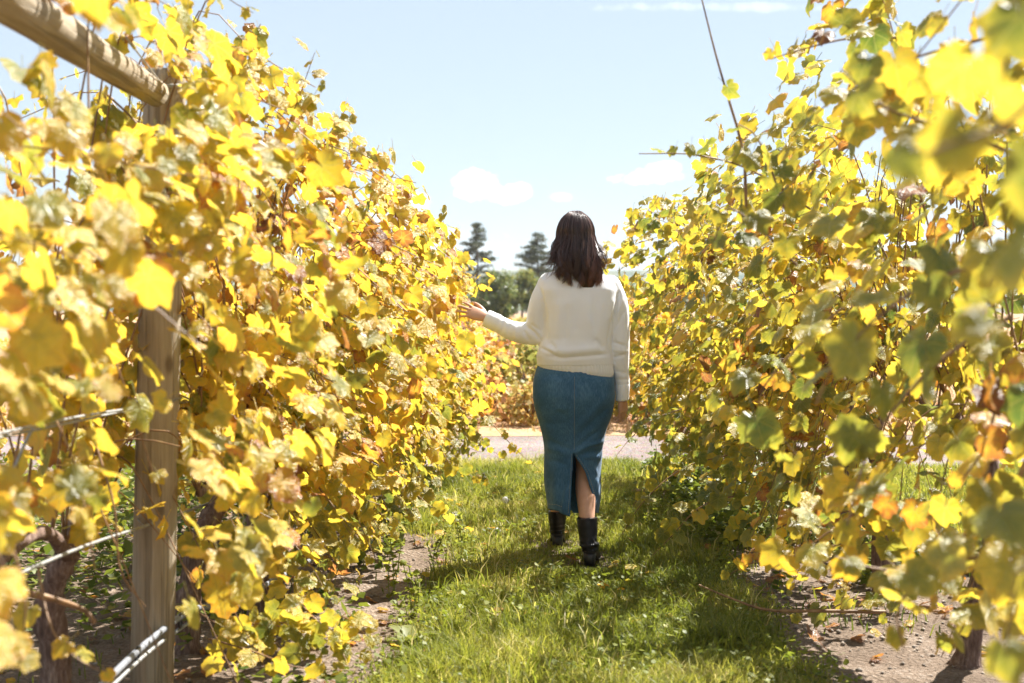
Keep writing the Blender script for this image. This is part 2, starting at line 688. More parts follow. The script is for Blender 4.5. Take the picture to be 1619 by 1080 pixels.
def mat_hair():
    m, t, out = new_mat('dark_brown_hair')
    at_ = t.new('ShaderNodeAttribute', attribute_name='tint')
    s = t.new('ShaderNodeSeparateColor')
    t.l.new(at_.outputs['Color'], s.inputs[0])
    c = t.ramp(s.outputs[0], [(0, (0.048, 0.028, 0.023)), (0.5, (0.125, 0.068, 0.053)), (1, (0.36, 0.16, 0.105))])
    p = principled(t, out, c, 0.32, None, 0.7)
    tr = t.new('ShaderNodeBsdfTranslucent')
    t.put(tr.inputs[0], (0.16, 0.06, 0.03))
    mx = t.new('ShaderNodeMixShader')
    mx.inputs[0].default_value = 0.22
    t.l.new(p.outputs[0], mx.inputs[1])
    t.l.new(tr.outputs[0], mx.inputs[2])
    t.l.new(mx.outputs[0], out.inputs[0])
    return m


M_BARK, M_CANE, M_WOOD, M_SOIL, M_GRAVEL = mat_bark(), mat_cane(), mat_wood(), mat_soil(), mat_gravel()
M_MEADOW, M_HILL, M_SKIN, M_KNIT, M_DENIM, M_LEATHER, M_HAIR = mat_meadow(), mat_hill(), mat_skin(), mat_knit(), mat_denim(), mat_leather(), mat_hair()
M_WIRE = mat_simple('galvanised_wire', (0.30, 0.30, 0.29), 0.5, 0.5, 0.2, 60, 0.2, 0.4)
M_PIPE = mat_simple('grey_pipe', (0.20, 0.21, 0.23), 0.5, 0.4, 0.15, 60, 0.1)
M_BLACK = mat_simple('black_plastic', (0.015, 0.015, 0.017), 0.4, 0.5, 0.2)
M_STONE = mat_simple('pebble', (0.25, 0.205, 0.165), 0.85, 0.3, 0.35, 12, 0.3)
M_FLUFF = mat_simple('seed_fluff', (0.80, 0.79, 0.76), 0.9, 0.1, 0.05)
M_STALK = mat_simple('green_stalk', (0.16, 0.19, 0.05), 0.6, 0.4, 0.25)
M_THREAD = mat_simple('stitch_thread', (0.42, 0.36, 0.24), 0.8, 0.2, 0.15)
M_TREEBARK = mat_simple('tree_bark', (0.10, 0.075, 0.055), 0.9, 0.2, 0.4, 8, 0.6)
M_EYE = mat_simple('eye_white', (0.7, 0.68, 0.66), 0.2, 0.5)


def set_attrs(me, tint, leafpos):
    a = me.attributes.new('tint', 'FLOAT_COLOR', 'POINT')
    t4 = np.ones((len(tint), 4), np.float32)
    t4[:, :3] = tint
    a.data.foreach_set('color', t4.ravel())
    b = me.attributes.new('leafpos', 'FLOAT_VECTOR', 'POINT')
    b.data.foreach_set('vector', np.asarray(leafpos, np.float32).ravel())


def fast_mesh(name, verts, loops, counts, mat, tint=None, leafpos=None, smooth=True):
    me = bpy.data.meshes.new(name)
    verts = np.asarray(verts, np.float32)
    loops = np.asarray(loops, np.int32)
    counts = np.asarray(counts, np.int32)
    me.vertices.add(len(verts))
    me.vertices.foreach_set('co', verts.ravel())
    me.loops.add(len(loops))
    me.loops.foreach_set('vertex_index', loops)
    me.polygons.add(len(counts))
    st = np.zeros(len(counts), np.int32)
    st[1:] = np.cumsum(counts)[:-1]
    me.polygons.foreach_set('loop_start', st)
    me.polygons.foreach_set('use_smooth', np.full(len(counts), smooth))
    me.materials.append(mat)
    if tint is not None:
        set_attrs(me, tint, leafpos)
    me.update(calc_edges=True)
    return me


# ------------------------------------------------------------------ ground, road, meadow, hills
def build_ground():
    fx = np.arange(-6, 6.001, 0.05)
    fy = np.arange(0, 11.2, 0.05)
    ex = np.array([7, 9, 13, 20, 40, 90, 200, 500, 1200, 3000, 5200.0])
    xs = np.concatenate([-ex[::-1], fx, ex])
    ys = np.concatenate([[-5200, -1200, -200, -40, -10, -3, -1], fy, [12.5, 14, 18, 30, 60, 120, 300, 900, 2500, 5200.0]])
    X, Y = np.meshgrid(xs, ys)
    Z = ground_h(X, Y)
    v = np.stack([X.ravel(), Y.ravel(), Z.ravel()], 1)
    nx, ny = len(xs), len(ys)
    i, j = np.meshgrid(np.arange(nx - 1), np.arange(ny - 1))
    a = (j * nx + i).ravel()
    q = np.stack([a, a + 1, a + 1 + nx, a + nx], 1)
    me = fast_mesh('ground', v, q.ravel(), np.full(len(q), 4), M_SOIL)
    tag(link_mesh('ground', me), 'bare pinkish brown soil under the vine rows', None, None, 'structure')
    # gravel road across the end of the rows, ragged edges
    n = 80
    xs = np.linspace(-60, 60, n)
    y0 = 11.15 + 0.25 * (vnoise(xs * 1.1, xs * 0 + 2) - .5)
    y1 = 14.1 + 0.4 * (vnoise(xs * .9, xs * 0 + 5) - .5)
    vs = [(x, y, 0.004) for x, y in zip(xs, y0)] + [(x, y, 0.004) for x, y in zip(xs, y1)]
    mb = MB()
    mb.add(vs, [(k, k + 1, n + k + 1, n + k) for k in range(n - 1)])
    tag(mb.build('gravel_road', M_GRAVEL), 'pale gravel road crossing behind the woman', None, None, 'structure')
    # unseen gravel under and behind the camera, added to bounce sunlight onto the woman
    xs = np.linspace(-60, 60, n)
    y1 = 1.3 + 0.3 * (vnoise(xs * 1.1, xs * 0 + 12) - .5)
    vs = [(x, -16, 0.016) for x in xs] + [(x, y, 0.016) for x, y in zip(xs, y1)]
    mb = MB()
    mb.add(vs, [(k, k + 1, n + k + 1, n + k) for k in range(n - 1)])
    tag(mb.build('gravel_road', M_GRAVEL), 'unseen gravel added behind the camera to bounce light', None, None, 'structure')
    # meadow beyond the road
    xs = np.concatenate([[-900, -400, -150, -60], np.linspace(-30, 30, 61), [60, 150, 400, 900]])
    ys = np.concatenate([[0], np.geomspace(14.6, 420, 60)])
    vs, fs = [], []
    ys[0] = 13.9
    for yy_ in ys:
        for x in xs:
            e = 0.2 * (float(vnoise(x * 1.3, 7)) - .5) if yy_ < 14 else 0
            h = 0.0 if yy_ < 15 else 0.06 * (float(vnoise(x * .8, yy_ * .5)))
            vs.append((x, yy_ + e, 0.008 + h))
    nx = len(xs)
    mb = MB()
    mb.add(vs, [(j * nx + i, j * nx + i + 1, (j + 1) * nx + i + 1, (j + 1) * nx + i) for j in range(len(ys) - 1) for i in range(nx - 1)])
    tag(mb.build('meadow', M_MEADOW), 'dry ochre meadow beyond the gravel road', None, None, 'structure')
    # hills
    for k, (dist, h0, amp, seed) in enumerate([(2600, 80, 18, 3.0), (1500, 30, 14, 8.0)]):
        nx, ny = 120, 14
        xs = np.linspace(-3000, 3000, nx)
        vs = []
        for j in range(ny):
            f = j / (ny - 1)
            prof = math.sin(math.pi * (f * 0.93 + 0.0)) if f > 0 else 0
            for x in xs:
                hh = h0 + amp * (float(vnoise(x * .0016 + seed, 1.5)) * 2 - 1) + amp * .35 * (float(vnoise(x * .008 + seed, f * 5)) * 2 - 1)
                vs.append((x, dist + f * 800 + 60 * float(vnoise(x * .004, f * 3 + seed)), -2 + hh * prof))
        mb = MB()
        mb.add(vs, [(j * nx + i, j * nx + i + 1, (j + 1) * nx + i + 1, (j + 1) * nx + i) for j in range(ny - 1) for i in range(nx - 1)])
        tag(mb.build('hills', M_HILL), 'long low wooded hills pale on the horizon' if k == 0 else 'nearer low green rise below the pale hills', None, None, 'structure')


build_ground()

HAZE = True
if HAZE:
    m, t, out = new_mat('haze')
    pv = t.new('ShaderNodeVolumePrincipled')
    pv.inputs['Color'].default_value = (0.80, 0.90, 1.0, 1)
    pv.inputs['Density'].default_value = 0.00010
    pv.inputs['Anisotropy'].default_value = 0.0
    t.l.new(pv.outputs[0], out.inputs['Volume'])
    m.cycles.homogeneous_volume = True if hasattr(m.cycles, 'homogeneous_volume') else None
    mb = MB()
    x0, x1, y0, y1, z0, z1 = -5400, 5400, -5400, 5400, -3.0, 135
    mb.add([(x0, y0, z0), (x1, y0, z0), (x1, y1, z0), (x0, y1, z0), (x0, y0, z1), (x1, y0, z1), (x1, y1, z1), (x0, y1, z1)],
           [(0, 3, 2, 1), (4, 5, 6, 7), (0, 1, 5, 4), (1, 2, 6, 5), (2, 3, 7, 6), (3, 0, 4, 7)])
    tag(mb.build('haze', m, None, False), 'thin pale haze over the valley', None, None, 'stuff')


# ------------------------------------------------------------------ far trees
def leaf_cards(n, centres, spread, size, r, flat=0.0):
    """n little quads around centres: returns verts (n*4,3)"""
    c = centres[r.integers(0, len(centres), n)] + r.normal(0, 1, (n, 3)) * spread
    a = r.normal(0, 1, (n, 3))
    a /= np.linalg.norm(a, axis=1)[:, None]
    b = np.cross(a, r.normal(0, 1, (n, 3)))
    b /= np.linalg.norm(b, axis=1)[:, None]
    s = size * r.uniform(0.6, 1.3, (n, 1))
    v = np.stack([c - a * s * .5, c + b * s * .38, c + a * s * .6, c - b * s * .38], 1)
    return v.reshape(-1, 3), c


def cards_object(name, v, tint, mat, parent):
    n = len(v) // 4
    og = np.asarray(root_of(parent))
    lp = np.tile(np.array([[0, -.4, 0], [.3, 0, 0], [0, .5, 0], [-.3, 0, 0]]), (n, 1))
    me = fast_mesh(name, v - og, np.arange(len(v)), np.full(n, 4), mat, np.repeat(tint, 4, 0), lp, False)
    return link_mesh(name, me, parent)


def conifer(px, top_py, d, rad, gap, label, seed):
    rad *= 1.9
    r = np.random.default_rng(seed)
    top = at(px, top_py, d)
    base = Vector((top.x, d, 0))
    H = top.z
    t = empty('conifer', base, label, 'tree', 'tall conifers behind the meadow')
    mb = MB()
    tube(mb, [base + Vector((0, 0, -.2)), base + Vector((0.1, 0, H * .5)), base + Vector((0, 0, H * .97))], [H * .018, H * .012, 0.02], 8)
    mb.build('trunk', M_TREEBARK, t)
    br = MB()
    cen = []
    z = H * .16
    while z < H * .985:
        f = (z - H * .16) / (H * .84)
        ln = rad * (1 - f) ** 0.6 * (0.55 + 0.45 * min(1, f * 5)) + 0.15
        for k in range(r.integers(3, 6)):
            if r.random() < gap:
                continue
            a = r.uniform(0, 2 * math.pi)
            ll = ln * r.uniform(0.55, 1.15)
            e = Vector((math.cos(a) * ll, math.sin(a) * ll, ll * r.uniform(-.15, .25)))
            p0 = base + Vector((0, 0, z))
            tube(br, [p0, p0 + e * .6 + Vector((0, 0, -.05 * ll)), p0 + e], [.07, .04, .02], 4, False)
            for s in np.linspace(.3, 1, max(3, int(ll * 3))):
                cen.append((p0 + e * s)[:])
        z += H * r.uniform(.022, .036)
    br.build('limbs', M_TREEBARK, t)['kind'] = 'stuff'
    cen = np.array(cen + [(base.x, base.y, H * .97)] * 3)
    n = 13000
    v, c = leaf_cards(n, cen, np.array([.26, .26, .16]), .30, r)
    tint = np.stack([r.uniform(0, 1, n), r.random(n), np.zeros(n)], 1)
    cards_object('crown', v, tint, M_CONIFER, t)


conifer(754, 352, 250, 2.9, .42, 'tall open conifer, the left of two beside the hand', 21)
conifer(850, 368, 235, 3.0, .08, 'dense conical conifer beside the head of the woman', 22)
conifer(1090, 392, 255, 2.6, .15, 'conifer top behind the far end of the right vine row', 24)


def broad_tree(px, d, top_py, halfw, label, seed, hue):
    r = np.random.default_rng(seed)
    top = at(px, top_py, d)
    base = Vector((top.x, d, 0))
    H = top.z
    t = empty('broadleaf_tree', base, label, 'tree', 'leafy trees beyond the meadow')
    mb = MB()
    tube(mb, [base + Vector((0, 0, -.2)), base + Vector((.1, 0, H * .3)), base + Vector((-.1, .1, H * .6))], [.16, .12, .05], 7)
    for k in range(5):
        a = r.uniform(0, 6.28)
        tube(mb, [base + Vector((0, 0, H * .25)), base + Vector((math.cos(a) * halfw * .6, math.sin(a) * halfw * .6, H * r.uniform(.5, .8)))], [.07, .02], 5)
    mb.build('trunk', M_TREEBARK, t)
    cen = []
    for k in range(26):
        a, q, z = r.uniform(0, 6.28), math.sqrt(r.random()), r.uniform(.08, .95)
        w_ = halfw * (math.sin(math.pi * min(1, .18 + z * .8))) ** .6
        cen.append((base.x + math.cos(a) * q * w_, base.y + math.sin(a) * q * w_, z * H))
    n = 7000
    v, c = leaf_cards(n, np.array(cen), np.array([.42, .42, .38]), .30, r)
    clump = r.random(n) * .5
    tint = np.stack([np.clip(hue + r.normal(0, .18, n), 0, 1), r.random(n), np.zeros(n)], 1)
    cards_object('crown', v, tint, M_GREEN, t)


for args in [(700, 205, 446, 3.4, 'yellowing round tree left of the open conifer', 31, .75),
             (757, 196, 470, 2.6, 'low dark green bushy tree under the open conifer', 32, .2),
             (787, 190, 432, 3.0, 'green leafy tree between the two conifers', 33, .35),
             (825, 196, 430, 3.0, 'yellow green leafy tree below the dense conifer', 34, .6),
             (868, 192, 440, 3.2, 'green leafy tree beside the sweater shoulder', 35, .4),
             (640, 210, 455, 3.6, 'green tree behind the far end of the left vine row', 36, .4),
             (985, 200, 440, 3.4, 'green tree just right of the woman behind the vines', 37, .4),
             (1060, 200, 430, 3.6, 'yellow green tree behind the right vine row end', 38, .6)]:
    broad_tree(*args)


# ------------------------------------------------------------------ grape leaves
def leaf_shape(r, nin=12, nout=24, lob=1.0, petiole=True):
    """one grape leaf, unit width, vein origin at 0, tip along +Y, face up +Z"""
    def rad(th):
        a = abs(th)
        pts = [(0, .72), (27, .56 - .07 * lob), (54, .62), (80, .47 - .05 * lob), (108, .50), (135, .42), (160, .36), (172, .2), (180, .05)]
        for (a0, r0), (a1, r1) in zip(pts, pts[1:]):
            if a <= a1:
                f = (a - a0) / (a1 - a0)
                f = f * f * (3 - 2 * f)
                return r0 + (r1 - r0) * f
        return .05
    fold, droop, wav = r.uniform(.05, .38), r.uniform(.15, .75), r.uniform(.03, .10)
    ph = r.uniform(0, 6.28)
    asym = r.uniform(-.08, .08)
    cr = r.uniform(.02, .06)
    vs, edge = [(0, 0, 0)], [0.0]

    def zz(x, y):
        q = x * x + y * y
        return fold * abs(x) * (1 - .8 * abs(x)) - droop * q * .8 + wav * math.sin(5 * math.atan2(x, y) + ph) * q ** .5 + cr * math.sin(7.5 * x + ph * 3) * math.sin(6.5 * y + ph)
    for k in range(nin):
        th = -180 + 360 * (k + .5) / nin
        q = rad(th) * .55
        x, y = q * math.sin(R(th)) * (1 + asym), q * math.cos(R(th))
        vs.append((x, y, zz(x, y)))
        edge.append(.5)
    for k in range(nout):
        th = -180 + 360 * (k + .5) / nout
        q = rad(th) * (1.05 if k % 2 else .95) * r.uniform(.95, 1.05)
        x, y = q * math.sin(R(th)) * (1 + asym), q * math.cos(R(th))
        vs.append((x, y, zz(x, y)))
        edge.append(1.0)
    fs = []
    for k in range(nin - 1):
        fs.append((0, 1 + k + 1, 1 + k))
    o = 1 + nin
    for k in range(nin):
        a0 = o + 2 * k
        i0 = 1 + k
        fs.append((i0, a0 + 1, a0))
        if k < nin - 1:
            i1 = i0 + 1
            fs.append((i0, i1, a0 + 1))
            fs.append((i1, a0 + 2, a0 + 1))
    if petiole:
        b = len(vs)
        for y_, z_, w_ in ((.02, .0, .012), (-.35, .05, .011), (-.75, .14, .013)):
            vs += [(-w_, y_, z_), (w_, y_, z_), (0, y_, z_ - 1.6 * w_)]
            edge += [0, 0, 0]
        for s in range(2):
            for k in range(3):
                a, c = b + s * 3 + k, b + s * 3 + (k + 1) % 3
                fs.append((a, c, c + 3))
                fs.append((a, c + 3, a + 3))
    return np.array(vs), fs, np.array(edge)


_r = np.random.default_rng(11)
SHAPES = [leaf_shape(_r, lob=_r.uniform(-.5, .75)) for _ in range(14)]
SMALL = [leaf_shape(_r, 6, 12, .8, False) for _ in range(6)]
NHUE = 14
LEAF_MESH = {}


def leaf_mesh(si, hb):
    key = (si, hb)
    if key not in LEAF_MESH:
        v, f, e = SHAPES[si]
        rr = ((si * 37 + hb * 17) % 23) / 23
        tint = np.stack([np.full(len(v), (hb + .5) / NHUE), np.full(len(v), rr), e], 1)
        lp = v.copy()
        LEAF_MESH[key] = fast_mesh('leaf', v, np.concatenate([np.array(x) for x in f]), [len(x) for x in f], M_LEAF, tint, lp)
    return LEAF_MESH[key]


class Leaves:
    """the leaves of one vine as arrays"""
    def __init__(self):
        self.p, self.t, self.n, self.s, self.h = [], [], [], [], []

    def add(self, p, tip, nor, size, hue):
        self.p.append(p)
        self.t.append(tip)
        self.n.append(nor)
        self.s.append(size)
        self.h.append(hue)

    def done(self):
        self.p = np.array(self.p)
        t = np.array(self.t)
        n = np.array(self.n)
        n /= np.linalg.norm(n, axis=1)[:, None]
        t = t - n * (t * n).sum(1)[:, None]
        t /= np.linalg.norm(t, axis=1)[:, None] + 1e-9
        x = np.cross(t, n)
        self.s = np.array(self.s)
        self.h = np.clip(np.array(self.h), 0, 0.999)
        self.M = np.stack([x, t, n], 2)           # columns
        self.S = np.random.default_rng(len(self.p)).integers(0, len(SHAPES), len(self.p))


def join_leaves(LV, idx, shapes, og, name, mat=None):
    vs, lp, tint, loops, counts = [], [], [], [], []
    off = 0
    for i in idx:
        v, f, e = shapes[LV.S[i] % len(shapes)]
        q = (LV.M[i] @ (v * LV.s[i]).T).T + LV.p[i]
        vs.append(q)
        lp.append(v)
        rr = (i * 0.618) % 1.0
        tint.append(np.stack([np.full(len(v), LV.h[i]), np.full(len(v), rr), e], 1))
        for x in f:
            loops.extend([k + off for k in x])
            counts.append(len(x))
        off += len(v)
    return fast_mesh(name, np.concatenate(vs) - np.asarray(og), loops, counts, mat or M_LEAF, np.concatenate(tint), np.concatenate(lp))


VINES = []                                           # dicts: root, leaves, limit


def shoot_leaves(LV, path, r, size, hue_fn, out_dir, step=.075, start=.12, droop=1.0, keep=1.0, up=.48, jit=.62):
    """leaves at the nodes of one shoot"""
    path = [np.asarray(p) for p in path]
    seg = [np.linalg.norm(b - a) for a, b in zip(path, path[1:])]
    tot = sum(seg)
    dist = tot * start
    side = 1
    while dist < tot:
        q = dist
        for k, s in enumerate(seg):
            if q <= s or k == len(seg) - 1:
                break
            q -= s
        f = min(1, q / max(seg[k], 1e-6))
        p = path[k] * (1 - f) + path[k + 1] * f
        tan = (path[k + 1] - path[k]) / max(seg[k], 1e-6)
        u = dist / tot
        if r.random() < keep:
            sidev = np.cross(tan, np.array([0, 0, 1.0]))
            if np.linalg.norm(sidev) < .2:
                sidev = np.array([0, 1.0, 0])
            sidev /= np.linalg.norm(sidev)
            dirn = sidev * side * .8 + out_dir * .5 + r.normal(0, .35, 3) + np.array([0, 0, .15])
            dirn /= np.linalg.norm(dirn)
            sz = size * r.uniform(.7, 1.2) * (1.0 if u < .7 else 1 - (u - .7) * 1.9)
            pet = sz * r.uniform(.45, .75)
            base = p + dirn * pet
            tip = dirn * .55 + np.array([0, 0, -.75 * droop]) + r.normal(0, .3, 3)
            nor = out_dir * .6 + np.array([0, 0, up]) + r.normal(0, jit, 3)
            LV.add(base, tip, nor, sz, hue_fn(base, u, r))
        side = -side
        dist += step * r.uniform(.7, 1.3)


def left_x(y):
    return -1.24 + 0.042 * (y - 4.6)


def hue_left(p, u, r):
    b = .46 + .05 * r.normal() + (.26 * (r.random() < .09)) - (.22 * (r.random() < .22))
    blot = float(vnoise(p[1] * 1.6 + 5, p[2] * 1.8 + 2, 4))
    b += .42 * max(0, blot - .62)
    if p[2] < .5:
        b -= .14
    b += .40 * math.exp(-((p[1] - 5.75) / .5) ** 2 - ((p[2] - 1.55) / .28) ** 2) * (r.random() < .7)
    b += .28 * math.exp(-((p[1] - 5.2) / .3) ** 2 - ((p[2] - .85) / .2) ** 2) * (r.random() < .6)
    return b


def hue_right(p, u, r):
    b = .31 + .08 * r.normal() + (.16 * (r.random() < .35)) + (.38 * (r.random() < .07)) - (.14 * (r.random() < .25))
    blot = float(vnoise(p[1] * 1.3 + 15, p[2] * 1.9 + 2, 6))
    b += .7 * max(0, blot - .70)
    if p[2] < .6 and p[1] > 6:
        b -= .10
    b += .45 * math.exp(-((p[1] - 6.4) / .6) ** 2 - ((p[2] - .95) / .3) ** 2) * (r.random() < .5)
    return b


def hue_far(p, u, r):
    return .55 + .12 * r.normal() + .2 * (r.random() < .2)


def trunk_path(x, y, r, h=.85, lean=.1):
    a, b = r.uniform(-lean, lean, 2)
    return [(x, y, -.06), (x + a * .3 + r.uniform(-.02, .02), y + b * .3, h * .25), (x + a * .8, y + b * .5 + r.uniform(-.03, .03), h * .55),
            (x + a * .7 + r.uniform(-.03, .03), y + b, h * .8), (x + a, y + b * 1.2, h)]


def make_vine(x, y, label, group, side, nshoots, prof, hue_fn, seed, zlo, size=.105, keep=1.0, top=2.05, trunk_pts=None, other=.35, step=.075, half=.6, extra=(), fill=0, low=0):
    """side +1: the lane lies towards +x.  prof(z): how far the canopy reaches into the lane"""
    r = np.random.default_rng(seed)
    root = empty('grapevine', (x, y, 0), label, 'grapevine', group)
    tp = trunk_pts or trunk_path(x, y, r)
    path = spline([np.asarray(p) for p in tp], 16)
    mb = MB()
    rad = [.050 - .018 * i / 15 + r.uniform(-.006, .008) for i in range(16)]
    rad[0] *= 1.35
    tube(mb, path, rad, 9, True, .14, r)
    mb.build('trunk', M_BARK, root)
    head = np.asarray(path[-1])
    # two arms along the row
    arms = []
    for s in (-1, 1):
        e = head + np.array([r.uniform(-.04, .04), s * half, r.uniform(0, .12)])
        m_ = (head + e) / 2 + np.array([r.uniform(-.04, .04), 0, .07])
        ap = spline([head - np.array([0, 0, .02]), m_, e], 9)
        mb = MB()
        tube(mb, ap, [.026 - .0018 * k + r.uniform(-.002, .003) for k in range(9)], 7, True, .12, r)
        mb.build('arm', M_BARK, root)
        arms.append(ap)
    size *= .71 if side > 0 else .78
    step *= .70
    fill = int(fill * 1.9)
    LV = Leaves()
    for i in range(nshoots + low):
        ap = arms[i % 2]
        b = np.asarray(ap[r.integers(1, 9)])
        zt = zlo + (top - zlo) * r.random() ** .8 if i < nshoots else r.uniform(.04, .55)
        sgn = side if (r.random() > other or i >= nshoots) else -side
        reach = prof(zt) * (r.uniform(.55, 1.08) if sgn == side else r.uniform(.3, .85))
        yo = r.normal(0, .28)
        e = np.array([x + sgn * reach, b[1] + yo, zt])
        rise = max(zt, head[2]) + r.uniform(.07, .34) - .2 * (zt > 1.8)
        c = np.array([x + sgn * reach * r.uniform(.2, .65), b[1] + yo * .5, rise])
        sp_ = spline([b, b * .55 + c * .45 + np.array([0, 0, .12]), c, e], 11)
        mb = MB()
        tube(mb, sp_, [.0045 - .0003 * k for k in range(11)], 4, False)
        mb.build('shoot', M_CANE, root)
        od = np.array([sgn * 1.0, 0, 0])
        shoot_leaves(LV, sp_, r, size, hue_fn, od, step, .10, 1.0, keep)
    # upright tips standing out of the top
    for i in range(max(1, nshoots // 16)):
        b = np.array([x + side * r.uniform(-.1, prof(top) * .9), y + r.uniform(-half, half), top - .45])
        e = b + np.array([side * r.uniform(-.05, .25), r.uniform(-.15, .15), r.uniform(.40, .60)])
        sp_ = spline([b, (b + e) / 2 + np.array([r.uniform(-.05, .05), 0, .03]), e], 8)
        mb = MB()
        tube(mb, sp_, [.003 - .0003 * k for k in range(8)], 4, False)
        mb.build('shoot', M_CANE, root)
        shoot_leaves(LV, sp_, r, size * .85, hue_fn, np.array([side * .5, -.5, .2]), .03, .05, .9, 1.0)
    for pts, sz, stp, hf, thick, kp in extra:
        sp_ = spline([np.asarray(p[:]) for p in pts], 12)
        mb = MB()
        tube(mb, sp_, [thick - thick * .055 * k for k in range(12)], 5, False)
        mb.build('shoot', M_CANE, root)
        if sz:
            shoot_leaves(LV, sp_, r, sz * .86, hf or hue_fn, np.array([side * .30, -.85, .1]), stp * .82, .04, .9, kp, .32, .42)
    for i in range(fill):
        z = r.uniform(max(.05, zlo), top + .02)
        yq = y + r.uniform(-half - .05, half + .05)
        lump = .62 + .62 * float(vnoise(yq * 2.6, z * 2.6, 17))
        if vnoise(yq * 4 + 9, z * 4, 19) < .3 or (z > top - .35 and r.random() < .2):
            continue
        p = np.array([x + side * prof(z) * lump * r.uniform(.72, 1.02), yq, z])
        LV.add(p, np.array([side * .35, r.normal(0, .6), -.6 + r.normal(0, .5)]), np.array([side * .6 + r.normal(0, .4), r.normal(-.1, .6), .6 + r.normal(0, .5)]), size * r.uniform(.65, 1.15), hue_fn(p, .5, r))
    LV.done()
    VINES.append(dict(root=root, L=LV))
    return root


def prof_left(y):
    def f(z):
        k = 1 + max(0, y - 6) * .055 * float(np.interp(z, [.7, 1.1], [1, 0]))
        return k * float(np.interp(z, [.1, .4, .9, 1.3, 1.7, 2.1], [.50, .60, .74, .82, .72, .50]))
    return f


def prof_right(z):
    return float(np.interp(z, [.05, .4, .9, 1.4, 1.8, 2.2], [.50, .62, .72, .80, .80, .62]))


GL, GR = 'grapevines of the left row', 'grapevines of the right row'
# left row ---------------------------------------------------------------
A = at
sprayL1 = ([A(300, 190, 4.7), A(350, 140, 4.75), A(385, 95, 4.8), A(412, 38, 4.85)], .10, .022, None, .004, 1.0)
sprayL1b = ([A(330, 210, 4.9), A(370, 160, 4.9), A(398, 110, 4.95), A(405, 62, 4.95)], .10, .022, None, .004, 1.0)
sprayL2 = ([A(278, 130, 4.3), A(286, 90, 4.3), A(283, 50, 4.3), A(262, 20, 4.3)], .07, .05, None, .003, .9)
sprayL3 = ([A(480, 290, 5.6), A(510, 230, 5.6), A(535, 190, 5.65), A(552, 165, 5.7)], .095, .035, None, .0035, 1.0)
sprayL4 = ([A(560, 380, 6.6), A(600, 330, 6.7), A(630, 305, 6.7), A(655, 300, 6.8)], .09, .04, None, .0035, 1.0)
sprayL5 = ([A(580, 330, 7.2), A(596, 290, 7.2), A(604, 255, 7.25), A(602, 236, 7.3)], .075, .04, None, .003, .9)
sprayL6 = ([A(620, 430, 7.6), A(660, 390, 7.8), A(690, 365, 7.8), A(682, 352, 7.9)], .08, .04, None, .003, .9)
hang = ([A(600, 480, 8.6), A(690, 570, 8.7), A(760, 650, 8.8), A(815, 710, 8.9), A(852, 742, 8.9)], .095, .075, lambda p, u, r: .38 + .08 * r.normal(), .004, .95)
hang2 = ([A(560, 560, 7.6), A(640, 640, 7.7), A(700, 690, 7.8), A(760, 715, 7.9)], .09, .08, lambda p, u, r: .36 + .08 * r.normal(), .004, .9)
hang3 = ([A(640, 470, 8.2), A(690, 470, 8.3), A(725, 485, 8.3), A(742, 520, 8.3)], .08, .06, None, .0035, 1.0)
hang4 = ([A(640, 560, 9.4), A(700, 640, 9.5), A(750, 690, 9.6), A(800, 728, 9.7)], .10, .05, None, .004, 1.0)
hang5 = ([A(600, 600, 8.4), A(660, 690, 8.5), A(720, 740, 8.6), A(775, 765, 8.7)], .10, .05, lambda p, u, r: .34 + .1 * r.normal(), .004, 1.0)
hang6 = ([A(560, 640, 7.4), A(620, 740, 7.5), A(680, 800, 7.5), A(730, 830, 7.6)], .10, .05, lambda p, u, r: .36 + .1 * r.normal(), .004, 1.0)
hang7 = ([A(650, 620, 9.9), A(700, 680, 10), A(740, 700, 10), A(770, 712, 10.1)], .10, .045, None, .004, 1.0)
low1 = ([A(380, 985, 4.55), A(440, 990, 4.5), A(510, 1010, 4.5), A(580, 1035, 4.55)], .075, .05, lambda p, u, r: .36 + .1 * r.normal(), .0035, 1.0)
low2 = ([A(330, 1010, 4.4), A(400, 1030, 4.35), A(470, 1055, 4.3), A(560, 1060, 4.4)], .075, .05, lambda p, u, r: .40 + .1 * r.normal(), .0035, 1.0)
low3 = ([A(380, 900, 5.0), A(430, 880, 4.9), A(470, 900, 4.9), A(500, 960, 4.9)], .09, .06, None, .0035, 1.0)
postL = [([A(170, 150, 4.2), A(220, 200, 4.15), A(260, 270, 4.15), A(270, 400, 4.2)], .11, .05, None, .004, 1.0),
         ([A(150, 200, 4.1), A(190, 260, 4.1), A(220, 330, 4.1), A(225, 420, 4.15)], .11, .05, None, .004, 1.0),
         ([A(320, 160, 4.35), A(300, 230, 4.3), A(290, 310, 4.3), A(250, 380, 4.3)], .11, .055, None, .004, 1.0),
         ]
gr_ = lambda p, u, r: .34 + .1 * r.normal()
lowL = [([A(300 + 60 * k, 960 + 14 * (k % 3), 4.7 - .06 * k), A(340 + 55 * k, 985, 4.6 - .05 * k), A(380 + 50 * k, 1010, 4.5), A(430 + 40 * k, 1040 + 10 * (k % 2), 4.45)], .07, .035, gr_, .003, 1.0) for k in range(5)]
lowL += [([A(300 + 40 * k, 820 + 20 * k, 5.0), A(330 + 40 * k, 850, 4.9), A(360 + 45 * k, 900, 4.85), A(390 + 45 * k, 960, 4.8)], .09, .05, None, .003, 1.0) for k in range(4)]
